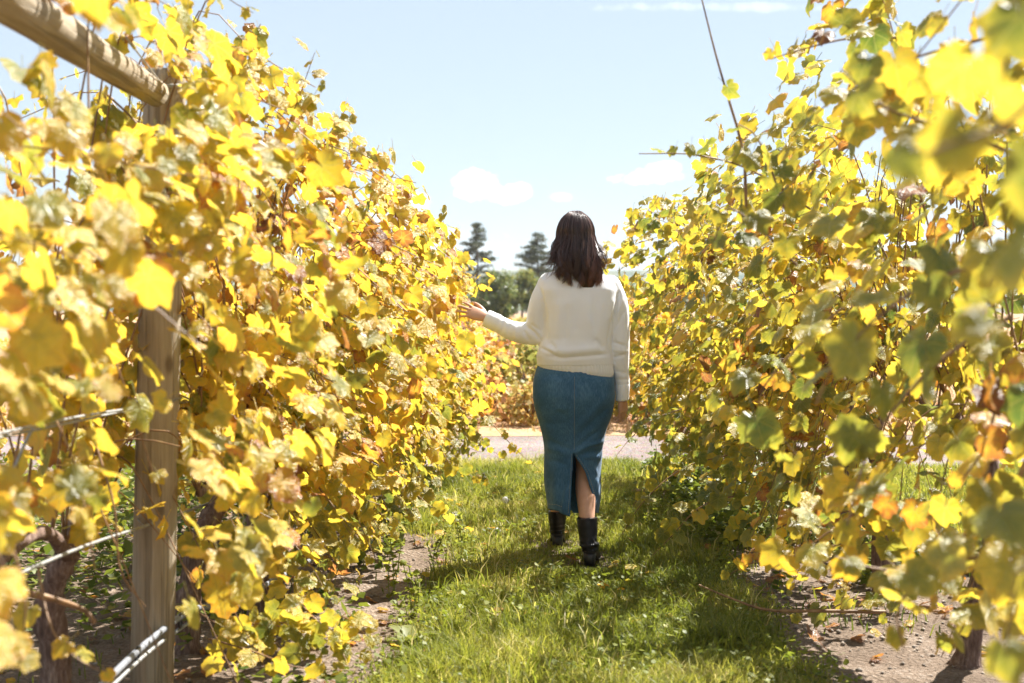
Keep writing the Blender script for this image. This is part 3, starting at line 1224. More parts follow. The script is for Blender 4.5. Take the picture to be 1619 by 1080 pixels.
frontL = [([A(60, 420, 3.6), A(140, 480, 3.5), A(200, 620, 3.5), A(245, 760, 3.6)], .10, .10, None, .004, .9),
          ([A(-20, 560, 3.2), A(60, 620, 3.2), A(120, 740, 3.2), A(150, 900, 3.2)], .10, .09, None, .004, .9),
          ([A(150, 700, 3.5), A(180, 800, 3.45), A(190, 900, 3.45), A(230, 960, 3.5)], .085, .08, None, .004, .9),
          ([A(-60, 780, 2.6), A(10, 850, 2.5), A(40, 950, 2.5), A(30, 1060, 2.5)], .085, .07, None, .004, .9),
          ([A(60, 900, 3.2), A(80, 990, 3.1), A(120, 1040, 3.1), A(180, 1070, 3.1)], .075, .06, None, .0035, .9),
          ([A(-40, 130, 3.1), A(60, 120, 3.0), A(160, 170, 3.1), A(260, 260, 3.4)], .11, .07, None, .004, 1.0),
          ([A(-40, 40, 2.8), A(40, 90, 2.9), A(60, 200, 2.9), A(120, 300, 3.0)], .11, .07, None, .004, 1.0),
          ([A(100, -40, 3.6), A(150, 5, 3.6), A(200, 20, 3.6), A(235, 35, 3.6)], .09, .06, None, .004, .9)]
make_vine(left_x(2.5), 2.5, 'nearest grapevine at the lower left edge with soft blurred yellow leaves', GL, 1, 13, prof_left(2.5), hue_left, 101, .8, .115, .9, other=.1, fill=200, top=2.15, extra=frontL[3:5])
make_vine(left_x(3.6), 3.6, 'yellow grapevine in front of the thick wooden post, dark trunk below', GL, 1, 20, prof_left(3.6), hue_left, 102, .5, .115, .95, other=.3,
          trunk_pts=[A(85, 1140, 4.3), A(88, 1040, 4.3), A(78, 960, 4.25), A(92, 905, 4.2), A(110, 870, 4.2)], extra=frontL[0:3] + frontL[7:8], fill=260, low=4, top=2.15)
make_vine(left_x(4.8), 5.3, 'grapevine just past the wooden post with a bent grey brown trunk', GL, 1, 36, prof_left(4.8), hue_left, 103, .3, .112, 1.0, top=2.12, other=.35,
          trunk_pts=[A(296, 1040, 5.1), A(298, 950, 5.1), A(312, 870, 5.1), A(335, 815, 5.15), A(372, 772, 5.2)], extra=[sprayL1, sprayL1b, sprayL2, low1, low2, low3] + postL + lowL, fill=150, low=9)
make_vine(left_x(5.9) + .12, 5.9, 'grapevine with orange brown leaves high in the left row', GL, 1, 34, prof_left(6), hue_left, 104, .2, .11, 1.0, top=1.93, other=.35,
          trunk_pts=[A(408, 985, 5.7), A(410, 940, 5.7), A(400, 880, 5.7), A(405, 820, 5.75), A(415, 790, 5.8)], extra=[sprayL3], fill=190, low=13)
make_vine(left_x(7.0), 7.0, 'grapevine in the middle of the left row reaching low over the bare soil', GL, 1, 36, prof_left(7), hue_left, 105, .12, .11, 1.0, top=1.82, other=.35, extra=[sprayL4, sprayL5, hang6], fill=240, low=14)
make_vine(left_x(8.1), 8.1, 'grapevine whose leaves the outstretched hand brushes', GL, 1, 36, prof_left(8), hue_left, 106, .12, .108, 1.0, other=.3, top=1.72, extra=[sprayL6, hang2, hang3, hang5], fill=240, low=14)
make_vine(left_x(9.2), 9.2, 'grapevine sending a long drooping shoot across the path towards the skirt', GL, 1, 32, prof_left(9), hue_left, 107, .15, .108, 1.0, other=.3, top=1.56, extra=[hang, hang4, hang7], fill=220, low=12)
make_vine(left_x(10.3), 10.3, 'last grapevine of the left row beside the gravel road', GL, 1, 26, prof_left(10), hue_left, 108, .15, .105, 1.0, other=.3, top=1.40, fill=200, low=10)

# right row --------------------------------------------------------------
RX = 1.62
hr = hue_right
hg = lambda p, u, r: .22 + .08 * r.normal()
hd = lambda p, u, r: .24 + .08 * r.normal()
nearR = [([A(1660, 120, 1.25), A(1600, 190, 1.22), A(1500, 230, 1.2), A(1410, 260, 1.2)], .085, .07, hd, .004, 1.0),
         ([A(1700, 330, 1.5), A(1640, 380, 1.5), A(1590, 400, 1.5), A(1560, 500, 1.5)], .10, .07, hd, .004, 1.0),
         ([A(1700, 700, 1.8), A(1650, 820, 1.8), A(1600, 950, 1.8), A(1590, 1060, 1.8)], .10, .07, hd, .004, 1.0),
         ([A(1700, 60, 1.7), A(1640, 60, 1.7), A(1590, 100, 1.7), A(1560, 200, 1.7)], .10, .07, hd, .004, 1.0)]
midR = [([A(1640, 900, 2.6), A(1560, 880, 2.6), A(1480, 900, 2.6), A(1420, 960, 2.6), A(1430, 1030, 2.6)], .105, .055, hr, .005, 1.0),
        ([A(1640, 420, 2.4), A(1540, 420, 2.4), A(1430, 470, 2.4), A(1330, 560, 2.45), A(1290, 640, 2.5)], .105, .075, hg, .005, 1.0),
        ([A(1600, 500, 2.7), A(1500, 560, 2.7), A(1420, 640, 2.7), A(1370, 720, 2.7), A(1340, 830, 2.7)], .105, .07, hg, .005, 1.0),
        ([A(1620, 250, 2.6), A(1520, 210, 2.6), A(1400, 170, 2.6), A(1330, 110, 2.7)], .105, .07, hr, .005, 1.0),
        ([A(1560, 640, 2.9), A(1580, 600, 2.9), A(1560, 700, 2.9), A(1520, 760, 2.9)], .11, .09, lambda p, u, r: .80 + .08 * r.normal(), .005, 1.0),
        ([A(1640, 700, 3.0), A(1590, 790, 3.0), A(1520, 850, 3.0)], 0, .1, None, .009, 0),
        ([A(1540, 890, 3.1), A(1470, 900, 3.1), A(1390, 900, 3.1), A(1320, 880, 3.1)], .10, .06, hr, .005, 1.0),
        ([A(1560, 60, 3.0), A(1450, 90, 3.0), A(1380, 120, 3.0)], .11, .06, hr, .004, 1.0)]
upR = [([A(1420, 60, 3.8), A(1350, 60, 3.8), A(1290, 72, 3.8), A(1222, 92, 3.8)], .085, .05, hr, .004, 1.0),
       ([A(1180, 330, 4.2), A(1175, 240, 4.2), A(1150, 150, 4.2), A(1130, 80, 4.2), A(1108, -8, 4.2)], .07, .33, hr, .0055, 1.0),
       ([A(1240, 330, 4.0), A(1220, 270, 4.0), A(1195, 215, 4.0), A(1165, 195, 4.0)], .09, .05, hg, .004, 1.0),
       ([A(1280, 330, 4.6), A(1190, 270, 4.5), A(1100, 245, 4.4), A(1010, 243, 4.4)], .08, .075, hg, .004, 1.0),
       ([A(1260, 420, 3.8), A(1200, 360, 3.8), A(1150, 330, 3.8), A(1130, 380, 3.8)], .105, .06, hg, .004, 1.0),
       ([A(1340, 480, 3.4), A(1250, 560, 3.4), A(1200, 640, 3.4), A(1260, 720, 3.4)], .105, .075, hg, .004, 1.0),
       ([A(1400, 780, 3.6), A(1340, 820, 3.6), A(1270, 870, 3.6), A(1220, 900, 3.6)], .10, .06, hr, .004, 1.0),
       ([A(1480, 170, 3.4), A(1400, 130, 3.4), A(1330, 150, 3.4), A(1290, 180, 3.5)], .105, .06, hr, .004, 1.0)]
cane_low = ([A(1400, 968, 5.35), A(1290, 966, 5.35), A(1215, 965, 5.35), A(1160, 948, 5.4), A(1105, 925, 5.5)], 0, .1, None, .0085, 0)
lowR = ([A(1330, 860, 5.2), A(1250, 880, 5.2), A(1190, 890, 5.2), A(1150, 910, 5.3)], .085, .06, lambda p, u, r: .5 + .12 * r.normal(), .004, 1.0)
lowR3 = ([A(1480, 830, 4.7), A(1400, 850, 4.6), A(1320, 880, 4.6), A(1250, 930, 4.6)], .10, .04, hr, .004, 1.0)
lowR4 = ([A(1560, 860, 4.4), A(1500, 880, 4.3), A(1440, 920, 4.3), A(1390, 960, 4.3)], .10, .04, hg, .004, 1.0)
lowR5 = ([A(1420, 800, 5.0), A(1330, 810, 5.0), A(1240, 830, 5.0), A(1180, 880, 5.1)], .10, .04, hr, .004, 1.0)
lowR6 = ([A(1640, 930, 3.4), A(1580, 940, 3.3), A(1530, 980, 3.3), A(1500, 1040, 3.3)], .11, .05, hr, .004, 1.0)
lowR2 = ([A(1400, 940, 5.4), A(1340, 950, 5.4), A(1290, 975, 5.4), A(1240, 970, 5.4)], .085, .06, hg, .004, 1.0)
farR = [([A(1120, 440, 8.8), A(1080, 380, 8.7), A(1050, 350, 8.6), A(1015, 347, 8.5)], .085, .055, None, .004, 1.0),
        ([A(1100, 640, 8.2), A(1040, 660, 8.1), A(1000, 690, 8.0), A(975, 720, 7.9)], .085, .07, hg, .004, 1.0),
        ([A(1160, 660, 7.6), A(1080, 700, 7.5), A(1030, 760, 7.4), A(1000, 800, 7.4)], .095, .05, hg, .004, 1.0),
        ([A(1180, 780, 7.0), A(1110, 800, 6.9), A(1060, 850, 6.8), A(1030, 880, 6.8)], .095, .05, hg, .004, 1.0),
        ([A(1150, 720, 7.2), A(1080, 740, 7.1), A(1020, 790, 7.0), A(980, 850, 7.0)], .085, .07, hg, .004, 1.0)]
make_vine(RX, 1.9, 'very near grapevine blurred along the right edge of the picture', GR, -1, 4, prof_right, hue_right, 201, 1.4, .11, .7, other=.6, extra=nearR)
make_vine(RX, 3.2, 'near grapevine on the right with large olive leaves and one orange withered cluster', GR, -1, 17, prof_right, hue_right, 202, .55, .112, .9, other=.45, top=2.3, extra=midR, fill=130, low=4)
make_vine(1.6, 4.9, 'grapevine with its trunk base on sunny bare soil at the lower right', GR, -1, 19, prof_right, hue_right, 203, .6, .11, .85, other=.4, extra=upR + [cane_low, lowR, lowR2, lowR3, lowR4, lowR5, lowR6], top=2.3,
          trunk_pts=[A(1525, 1062, 4.95), A(1535, 1000, 4.95), A(1560, 900, 4.95), A(1580, 800, 4.95), A(1560, 720, 4.95)], fill=110, low=9)
make_vine(RX, 6.2, 'third grapevine back on the right with a tangle of red brown twigs', GR, -1, 21, prof_right, hue_right, 204, .2, .108, .95, other=.35, top=2.2, fill=80, low=16)
make_vine(RX + .05, 7.4, 'grapevine with a low mound of green leaves right of the boots', GR, -1, 34, prof_right, hue_right, 205, .08, .105, 1.0, other=.3, extra=farR[2:], fill=190, low=22)
make_vine(RX, 8.6, 'grapevine level with the hanging right hand of the woman', GR, -1, 34, prof_right, hue_right, 206, .1, .105, 1.0, other=.3, top=1.95, extra=farR[:2], fill=170, low=18)
make_vine(RX - .1, 9.8, 'last grapevine of the right row at the gravel road edge', GR, -1, 30, prof_right, hue_right, 207, .1, .105, 1.0, other=.3, top=1.8, fill=160, low=12)


# split each vine's leaves: the 300 that show largest are parts, the rest one part
def finish_vines():
    tri_v, tri_f = [], []
    off = 0
    base = np.array([[0, .62, -.12], [.5, .22, -.1], [.38, -.3, -.08], [-.38, -.3, -.08], [-.5, .22, -.1]])
    own = []
    for vi, V in enumerate(VINES):
        LV = V['L']
        pq, fq = proj(LV.p)
        a_, b_ = np.array([-60., -44.]), np.array([248., 150.])
        tq = np.clip(((pq - a_) @ (b_ - a_)) / ((b_ - a_) @ (b_ - a_)), 0, 1)
        dist = np.linalg.norm(pq - (a_ + tq[:, None] * (b_ - a_)), axis=1)
        rk = np.random.default_rng(vi).random(len(fq))
        rs = .45 * LV.s / fq * F
        onpost = (pq[:, 0] > 203 - rs) & (pq[:, 0] < 277 + rs) & (pq[:, 1] > 450) & (fq < 4.45) & (rk < .88)
        for wa, wb, wd in (((-20, 690), (330, 632), 4.4), ((-20, 930), (345, 790), 4.6), ((130, 1110), (380, 955), 4.9), ((-30, 918), (140, 975), 3.3), ((300, 940), (372, 772), 5.1)):
            wa, wb = np.array(wa, float), np.array(wb, float)
            tw = np.clip(((pq - wa) @ (wb - wa)) / ((wb - wa) @ (wb - wa)), 0, 1)
            onpost |= (np.linalg.norm(pq - (wa + tw[:, None] * (wb - wa)), axis=1) < 8 + rs * .8) & (fq < wd) & (rk < .72)
        onhand = (pq[:, 0] > 726 - rs) & (pq[:, 0] < 800) & (pq[:, 1] > 474 - rs * .7) & (pq[:, 1] < 522 + rs * .7) & (fq < 7.35)
        onhand |= (pq[:, 0] > 738 - .6 * rs) & (pq[:, 0] < 800) & (pq[:, 1] > 466 - rs * .6) & (pq[:, 1] < 526 + rs * .6) & (fq < 11)
        okk = ~onpost & ~onhand & ~((dist < 30 + .5 * LV.s / fq * F) & (fq < 2.75 + 1.65 * tq + .05))
        for nm in ('p', 's', 'h', 'M', 'S'):
            setattr(LV, nm, getattr(LV, nm)[okk])
        n = len(LV.p)
        q = np.einsum('nij,kj->nki', LV.M, base) * LV.s[:, None, None] + LV.p[:, None, :]
        V['q'] = q
        tri_v.append(q.reshape(-1, 3))
        for i in range(n):
            tri_f.append(tuple(range(off, off + 5)))
            own.append((vi, i))
            off += 5
    tv = np.concatenate(tri_v)
    bvh = BVHTree.FromPolygons([Vector(v) for v in tv], tri_f)
    C0 = Vector((0, 0, CAM_Z))
    g = 0
    total = 0
    for vi, V in enumerate(VINES):
        LV = V['L']
        n = len(LV.p)
        px, fw = proj(LV.p)
        ok = (px[:, 0] > -25) & (px[:, 0] < W0 + 25) & (px[:, 1] > -25) & (px[:, 1] < H0 + 25) & (LV.p[:, 1] > .3)
        score = np.zeros(n)
        for i in range(n):
            if not ok[i]:
                continue
            vis = 0
            for tgt in (LV.p[i], V['q'][i][0], V['q'][i][1], V['q'][i][4], V['q'][i][2]):
                d = Vector(tgt) - C0
                ln = d.length
                hit = bvh.ray_cast(C0, d / ln, ln + .1)
                if hit[2] is None or hit[2] == g + i or hit[3] > ln - .012:
                    vis += 1
            score[i] = (vis + .05) * (LV.s[i] / fw[i]) ** 2
        g += n
        order = np.argsort(-score)
        take = [int(i) for i in order[:298] if score[i] > 0]
        rest = [i for i in range(n) if i not in set(take)]
        root = V['root']
        og = np.asarray(root.location)
        for i in take:
            me = leaf_mesh(int(LV.S[i]), int(LV.h[i] * NHUE))
            o = bpy.data.objects.new('leaf', me)
            m4 = np.eye(4)
            m4[:3, :3] = LV.M[i] * LV.s[i]
            m4[:3, 3] = LV.p[i] - og
            o.parent = root
            o.matrix_basis = Matrix(m4.tolist())
            col.objects.link(o)
        if rest:
            me = join_leaves(LV, rest, SHAPES, og, 'leaves')
            o = link_mesh('leaves', me, root)
            o['kind'] = 'stuff'
        total += n
    print('vine leaves', total)


finish_vines()


# ------------------------------------------------------------------ vines beyond the road
def far_vine(x, y, label, seed, n=420, hue=.58, h=1.35, group='grapevines beyond the gravel road'):
    r = np.random.default_rng(seed)
    root = empty('grapevine', (x, y, 0), label, 'grapevine', group)
    mb = MB()
    tube(mb, spline([np.asarray(p) for p in trunk_path(x, y, r, .6)], 8), [.045 - .003 * k for k in range(8)], 7, True, .1, r)
    mb.build('trunk', M_BARK, root)
    LV = Leaves()
    for i in range(n):
        z = r.uniform(.12, h) if r.random() < .8 else r.uniform(.5, h + .15)
        w_ = .42 * math.sin(math.pi * min(1, .25 + z / h * .75)) ** .5 + .1
        p = np.array([x + r.normal(0, w_ * .6), y + r.uniform(-.75, .75), z])
        LV.add(p, np.array([r.normal(0, .5), r.normal(0, .5), -.7]), np.array([r.normal(.2, .6), r.normal(-.3, .6), .7]), r.uniform(.08, .125), hue + .13 * r.normal() + .1 * float(vnoise(p[1], p[2] * 2)) - .05)
    LV.done()
    o = link_mesh('foliage', join_leaves(LV, range(n), SMALL, (x, y, 0), 'foliage'), root)
    o['kind'] = 'stuff'


for i, (y, lab) in enumerate([(5.6, 'vine of the neighbouring row seen through the gap left of the wooden post'), (7.0, 'vine of the neighbouring row behind the trunk beside the post'), (8.4, 'third vine of the neighbouring row behind the left row'), (9.8, 'last vine of the neighbouring row behind the left row')]):
    far_vine(-3.9, y, lab, 330 + i, 520, .5, 1.95, 'grapevines of the neighbouring row')
k = 0
for x, y, lab, h in [(-.78, 15.2, 'first orange vine across the road left of the skirt', 1.35), (-.74, 16.8, 'second orange vine across the road left of the skirt', 1.3),
                     (-.68, 18.4, 'third orange vine across the road, below the hand', 1.25), (-.62, 20.0, 'farthest orange vine of the row across the road', 1.2),
                     (1.5, 15.4, 'first yellow vine across the road right of the woman', 1.35), (1.5, 17.0, 'second yellow vine across the road right of the woman', 1.3),
                     (1.5, 18.6, 'farthest yellow vine across the road right of the woman', 1.25),
                     (3.6, 15.6, 'first vine of the outer row across the road', 1.3), (3.6, 17.2, 'second vine of the outer row across the road', 1.3), (3.6, 18.8, 'third vine of the outer row across the road', 1.3)]:
    far_vine(x, y, lab, 300 + k, 460, .62 if x < 0 else .55, h)
    k += 1


def shrub(px, d, w_, h, hue, label, seed):
    r = np.random.default_rng(seed)
    c = at(px, 600, d)
    root = empty('autumn_shrub', (c.x, d, 0), label, 'shrub', 'autumn shrubs in the meadow across the road')
    mb = MB()
    for k in range(6):
        a = r.uniform(0, 6.28)
        tube(mb, [(c.x, d, -.03), (c.x + math.cos(a) * w_ * .3, d + math.sin(a) * w_ * .3, h * .5), (c.x + math.cos(a) * w_ * .6, d + math.sin(a) * w_ * .6, h * r.uniform(.75, 1))], [.02, .014, .005], 5, False)
    mb.build('stems', M_BARK, root)['kind'] = 'stuff'
    n = 650
    z = h * r.random(n) ** .75
    a, q = r.uniform(0, 6.28, n), np.sqrt(r.random(n))
    ww = w_ * np.sin(math.pi * np.clip(.22 + .7 * z / h, 0, 1)) * (.7 + .5 * vnoise(a * 1.5, z * 4, seed))
    cen = np.stack([c.x + np.cos(a) * q * ww, d + np.sin(a) * q * ww, z + .02], 1)
    v, cc = leaf_cards(n, cen, np.array([.03, .03, .03]), .05 + .0014 * d, r)
    tint = np.stack([np.clip(hue + r.normal(0, .16, n), 0, 1), r.random(n), np.zeros(n)], 1)
    cards_object('foliage', v, tint, M_SHRUB, root)['kind'] = 'stuff'


for i, (px, d, w_, h, hue, lab) in enumerate([
        (838, 18.0, .42, .75, .12, 'yellow green shrub just left of the skirt across the road'), (806, 22, .55, .8, .35, 'ochre shrub below the outstretched sleeve across the road'),
        (858, 27, .7, .9, .15, 'olive shrub hidden partly by the skirt hip'), (790, 33, .9, 1.0, .75, 'rusty shrub behind the orange vines'), (826, 42, 1.0, .95, .25, 'pale green shrub in the middle of the meadow'),
        (752, 36, 1.0, 1.1, .6, 'orange brown shrub behind the hand'), (1012, 19, .5, .9, .3, 'yellow shrub right of the woman across the road'), (1060, 24, .8, 1.0, .7, 'rusty shrub behind the right vine row'),
        (1130, 21, .7, .9, .2, 'olive shrub behind the right vine row'), (720, 24, .7, 1.1, .5, 'tawny shrub behind the far end of the left vine row'), (1220, 23, .8, .9, .4, 'ochre shrub far right across the road')]):
    shrub(px, d, w_, h, hue, lab, 400 + i)


for i in range(14):
    shrub([690, 735, 768, 790, 815, 845, 872, 985, 1005, 1035, 1070, 1110, 1160, 1210][i], 15.0 + 1.9 * ((i * .618) % 1), .22 + .1 * (i % 3), .28 + .12 * (i % 4), [.15, .5, .75, .3][i % 4], ['small yellow green shrub on the far road verge hidden behind the left vine row end', 'small tan shrub on the far road verge under the left vines', 'low rusty shrub on the far road verge below the hand', 'tall pale shrub on the far road verge below the sleeve cuff', 'small yellow green shrub on the far road verge midway between hand and skirt', 'small tan shrub on the far road verge touching the skirt edge', 'low rusty shrub on the far road verge behind the skirt', 'tall ochre shrub on the far road verge just right of the lowered hand', 'small green shrub on the far road verge at the start of the right vines', 'small tan shrub on the far road verge behind the end of the right row', 'low rusty shrub on the far road verge seen through the right vines', 'tall pale shrub on the far road verge deep behind the right vines', 'small yellow green shrub on the far road verge far right', 'small tan shrub farthest right on the far road verge'][i], 430 + i)


def litter():
    r = np.random.default_rng(66)
    LV = Leaves()
    for i in range(680):
        if i % 2:
            x, y = r.uniform(-3.2, -.5), r.uniform(4.5, 10.5)
        else:
            x, y = r.uniform(1.0, 2.3), r.uniform(5, 10.5)
        if i % 6 == 0:
            x = r.uniform(-.5, 1.0)
        LV.add(np.array([x, y, float(ground_h(x, y)) + .015 + .03 * (i % 6 == 0)]), r.normal(0, 1, 3) * np.array([1, 1, .2]), np.array([r.normal(0, .35), r.normal(0, .35), 1]), r.uniform(.035, .07), (.56 if i % 6 == 0 else .74) + .14 * r.normal())
    LV.done()
    tag(link_mesh('leaf_litter', join_leaves(LV, range(len(LV.p)), SMALL, (0, 0, 0), 'leaf_litter')), 'brown orange and yellow leaf litter under the vines and on the lane', None, None, 'stuff')


litter()

# ------------------------------------------------------------------ grass and small plants
def blades(n, x, y, z, length, width, lean, r, tint, name, mat, label, parent=None):
    az = r.uniform(0, 2 * math.pi, n)
    dx, dy = np.cos(az), np.sin(az)
    fa = r.uniform(0, 2 * math.pi, n)
    wx, wy = np.cos(fa) * width * .5, np.sin(fa) * width * .5
    bend = lean * length
    base = np.stack([x, y, z], 1)
    mid = base + np.stack([dx * bend * .3, dy * bend * .3, length * .6], 1)
    tip = base + np.stack([dx * bend, dy * bend, length * np.sqrt(np.clip(1 - (lean * .8) ** 2, .15, 1))], 1)
    wv = np.stack([wx, wy, np.zeros(n)], 1)
    v = np.stack([base - wv, base + wv, mid + wv * .8, mid - wv * .8, tip], 1).reshape(-1, 3)
    o = np.arange(n) * 5
    loops = np.concatenate([np.stack([o, o + 1, o + 2, o + 3], 1), ], 1)
    q = loops
    tr = np.stack([o + 3, o + 2, o + 4], 1)
    allv = np.concatenate([q.ravel(), tr.ravel()])
    counts = np.concatenate([np.full(n, 4), np.full(n, 3)])
    lp = np.tile(np.array([[-.1, 0, 0], [.1, 0, 0], [.1, .5, 0], [-.1, .5, 0], [0, 1, 0]]), (n, 1))
    me = fast_mesh(name, v, allv, counts, mat, np.repeat(tint, 5, 0), lp, True)
    ob = link_mesh(name, me, parent)
    return tag(ob, label, None, None, 'stuff')


def build_grass():
    r = np.random.default_rng(51)
    N = 150000
    # density falls with distance so that each blade keeps about the same size in the picture
    y = 4.0 + 7.4 * r.random(N) ** 1.35
    xl, xr = lane_left(y), lane_right(y)
    x = xl - .12 + (xr - xl + .24) * r.random(N)
    edge = np.minimum(x - xl, xr - x)
    patch = vnoise(x * 3.2, y * 3.2, 5) * .6 + vnoise(x * 9, y * 9, 8) * .4
    keep = (r.random(N) < soft(edge, -.12, .16)) & (r.random(N) < .6 + 1.0 * patch)
    x, y, patch, edge = x[keep], y[keep], patch[keep], edge[keep]
    n = len(x)
    length = (0.016 + .048 * patch + .035 * r.random(n) ** 2) * (.7 + .5 * soft(edge, -.1, .2)) * (1.0 + .25 * (r.random(n) < .1))
    near = np.minimum(np.hypot(x - .38, y - 6.95), np.hypot(x - .24, y - 7.45))
    near2 = np.abs(x - .3) + .6 * np.clip(y - 6.9, 0, 9) + 2 * np.clip(6.1 - y, 0, 9)
    length *= (.38 + .62 * soft(near, .08, .36)) * (.62 + .38 * soft(near2, .25, .6))
    tuft = soft(vnoise(x * 4.3 + 7, y * 4.3, 77), .6, .8)
    length *= 1 + .55 * tuft * soft(near, .2, .6)
    tint = np.stack([np.clip(.64 - .12 * tuft + .6 * (vnoise(x * 2.2, y * 2.2, 12) - .5) + r.normal(0, .14, n), 0, 1), r.random(n), np.zeros(n)], 1)
    blades(n, x, y, ground_h(x, y) - .004, length, .0034 + .0022 * r.random(n), r.uniform(.15, .95, n), r, tint, 'grass', M_GRASS, 'green grass lane the woman walks along')
    # longer pale stalks and wide blades standing out of the turf
    N = 5200
    y = 4.3 + 6.6 * r.random(N) ** 1.3
    xl, xr = lane_left(y), lane_right(y)
    x = xl + (xr - xl) * r.random(N)
    keep = (vnoise(x * 3.1 + 1, y * 3.1, 91) > .47) & (np.hypot(x - .33, y - 7.1) > .45)
    x, y = x[keep], y[keep]
    n = len(x)
    tint = np.stack([np.clip(np.where(r.random(n) < .35, .92, .42) + r.normal(0, .1, n), 0, 1), r.random(n), np.zeros(n)], 1)
    blades(n, x, y, ground_h(x, y) - .004, .07 + .085 * r.random(n), .004 + .004 * r.random(n), r.uniform(.2, .9, n), r, tint, 'tall_grass', M_GRASS, 'longer pale and broad grass blades standing in the lane')
    # lawn beyond the right row and sparse tufts on the soil
    N = 46000
    x = r.uniform(2.25, 6.2, N)
    y = r.uniform(6.5, 11.1, N)
    tint = np.stack([np.clip(.66 + r.normal(0, .14, N), 0, 1), r.random(N), np.zeros(N)], 1)
    blades(N, x, y, ground_h(x, y) - .004, .04 + .05 * r.random(N), .007 + .003 * r.random(N), r.uniform(.2, .9, N), r, tint, 'lawn_grass', M_GRASS, 'sunlit yellow green lawn seen through the right vines')
    N = 5200
    x = np.concatenate([r.uniform(-3.5, -.5, N // 2), r.uniform(1.0, 2.3, N // 2)])
    y = np.concatenate([r.uniform(4.2, 11, N // 2), r.uniform(5.4, 11, N // 2)])
    keep = vnoise(x * 2.7, y * 2.7, 21) > .55
    x, y = x[keep], y[keep]
    n = len(x)
    tint = np.stack([np.clip(.3 + r.normal(0, .2, n), 0, 1), r.random(n), np.zeros(n)], 1)
    blades(n, x, y, ground_h(x, y) - .004, .03 + .05 * r.random(n), .005 + .003 * r.random(n), r.uniform(.2, .95, n), r, tint, 'sparse_grass', M_GRASS, 'thin grass tufts on the bare soil below the vines')
    # clover and small broad weeds among the grass
    n = 15000
    y = 4.0 + 7.2 * r.random(n) ** 1.3
    xl, xr = lane_left(y), lane_right(y)
    x = xl - .1 + (xr - xl + .2) * r.random(n)
    m = vnoise(x * 2.1 + 4, y * 2.1, 31) + .25 * (np.minimum(x - xl, xr - x) < .2) > .52
    x, y = x[m], y[m]
    n = len(x)
    z = ground_h(x, y) + r.uniform(.02, .075, n)
    c = np.stack([x, y, z], 1)
    az = r.uniform(0, 6.28, n)
    tilt = r.normal(0, .35, (n, 2))
    s = r.uniform(.006, .014, n)
    a = np.stack([np.cos(az), np.sin(az), tilt[:, 0]], 1) * s[:, None]
    b = np.stack([-np.sin(az), np.cos(az), tilt[:, 1]], 1) * s[:, None]
    vs = np.stack([c - a, c - b * .7 - a * .2, c + a * .6 - b * .8, c + a * 1.1, c + a * .6 + b * .8, c + b * .7 - a * .2], 1).reshape(-1, 3)
    tint = np.stack([np.clip(.44 + r.normal(0, .14, n), 0, 1), r.random(n), np.zeros(n)], 1)
    me = fast_mesh('clover', vs, np.arange(n * 6), np.full(n, 6), M_GRASS, np.repeat(tint, 6, 0), np.zeros((n * 6, 3)), False)
    tag(link_mesh('clover', me), 'clover and tiny broad leaves in the grass', None, None, 'stuff')
    # low leafy ground cover under the vines
    n = 34000
    x = np.concatenate([r.uniform(-3.4, -.55, n // 2), r.uniform(1.0, 2.4, n // 2)])
    y = np.concatenate([r.uniform(4.3, 11, n // 2), r.uniform(6.0, 11, n // 2)])
    m = vnoise(x * 1.6 + 2, y * 1.6, 61) * .6 + vnoise(x * 5, y * 5, 62) * .4 > np.where(x < 0, np.where(x < -1.05, .36, .58), .50 + .2 * (y < 6.6))
    x, y = x[m], y[m]
    n = len(x)
    c = np.stack([x, y, ground_h(x, y) + .02 + np.where(x < -1.05, .30, .14) * r.random(n) ** 1.6], 1)
    a = r.normal(0, 1, (n, 3)) * np.array([1, 1, .5])
    a /= np.linalg.norm(a, axis=1)[:, None]
    b = np.cross(a, np.stack([r.normal(0, .4, n), r.normal(0, .4, n), np.ones(n)], 1))
    b /= np.linalg.norm(b, axis=1)[:, None]
    s = r.uniform(.012, .034, n)[:, None]
    vs = np.stack([c - a * s, c - a * s * .1 + b * s * .7, c + a * s * 1.1, c - a * s * .1 - b * s * .7], 1).reshape(-1, 3)
    tint = np.stack([np.clip(.34 + r.normal(0, .2, n), 0, 1), r.random(n), np.zeros(n)], 1)
    me = fast_mesh('weeds', vs, np.arange(n * 4), np.full(n, 4), M_GRASS, np.repeat(tint, 4, 0), np.zeros((n * 4, 3)), False)
    tag(link_mesh('weeds', me), 'low leafy ground cover under the vine rows', None, None, 'stuff')
    # dry growth beyond the road
    N = 26000
    y = 14.3 + 60 * r.random(N) ** 2.2
    x = r.uniform(-1, 1, N) * (3 + y * .22)
    dens = vnoise(x * .8, y * .45, 41)
    keep = r.random(N) < (.15 + dens) * (.35 + .65 * soft(y, 14.6, 17))
    x, y, dens = x[keep], y[keep], dens[keep]
    n = len(x)
    tint = np.stack([np.clip(.30 + .7 * vnoise(x * .5, y * .2, 44) + r.normal(0, .15, n), 0, 1), r.random(n), np.zeros(n)], 1)
    blades(n, x, y, np.full(n, .01), (.04 + .16 * dens * r.random(n)), .010 + .0006 * y, r.uniform(.1, .8, n), r, tint, 'dry_grass', M_DRY, 'dry ochre and pinkish grass beyond the road')


build_grass()


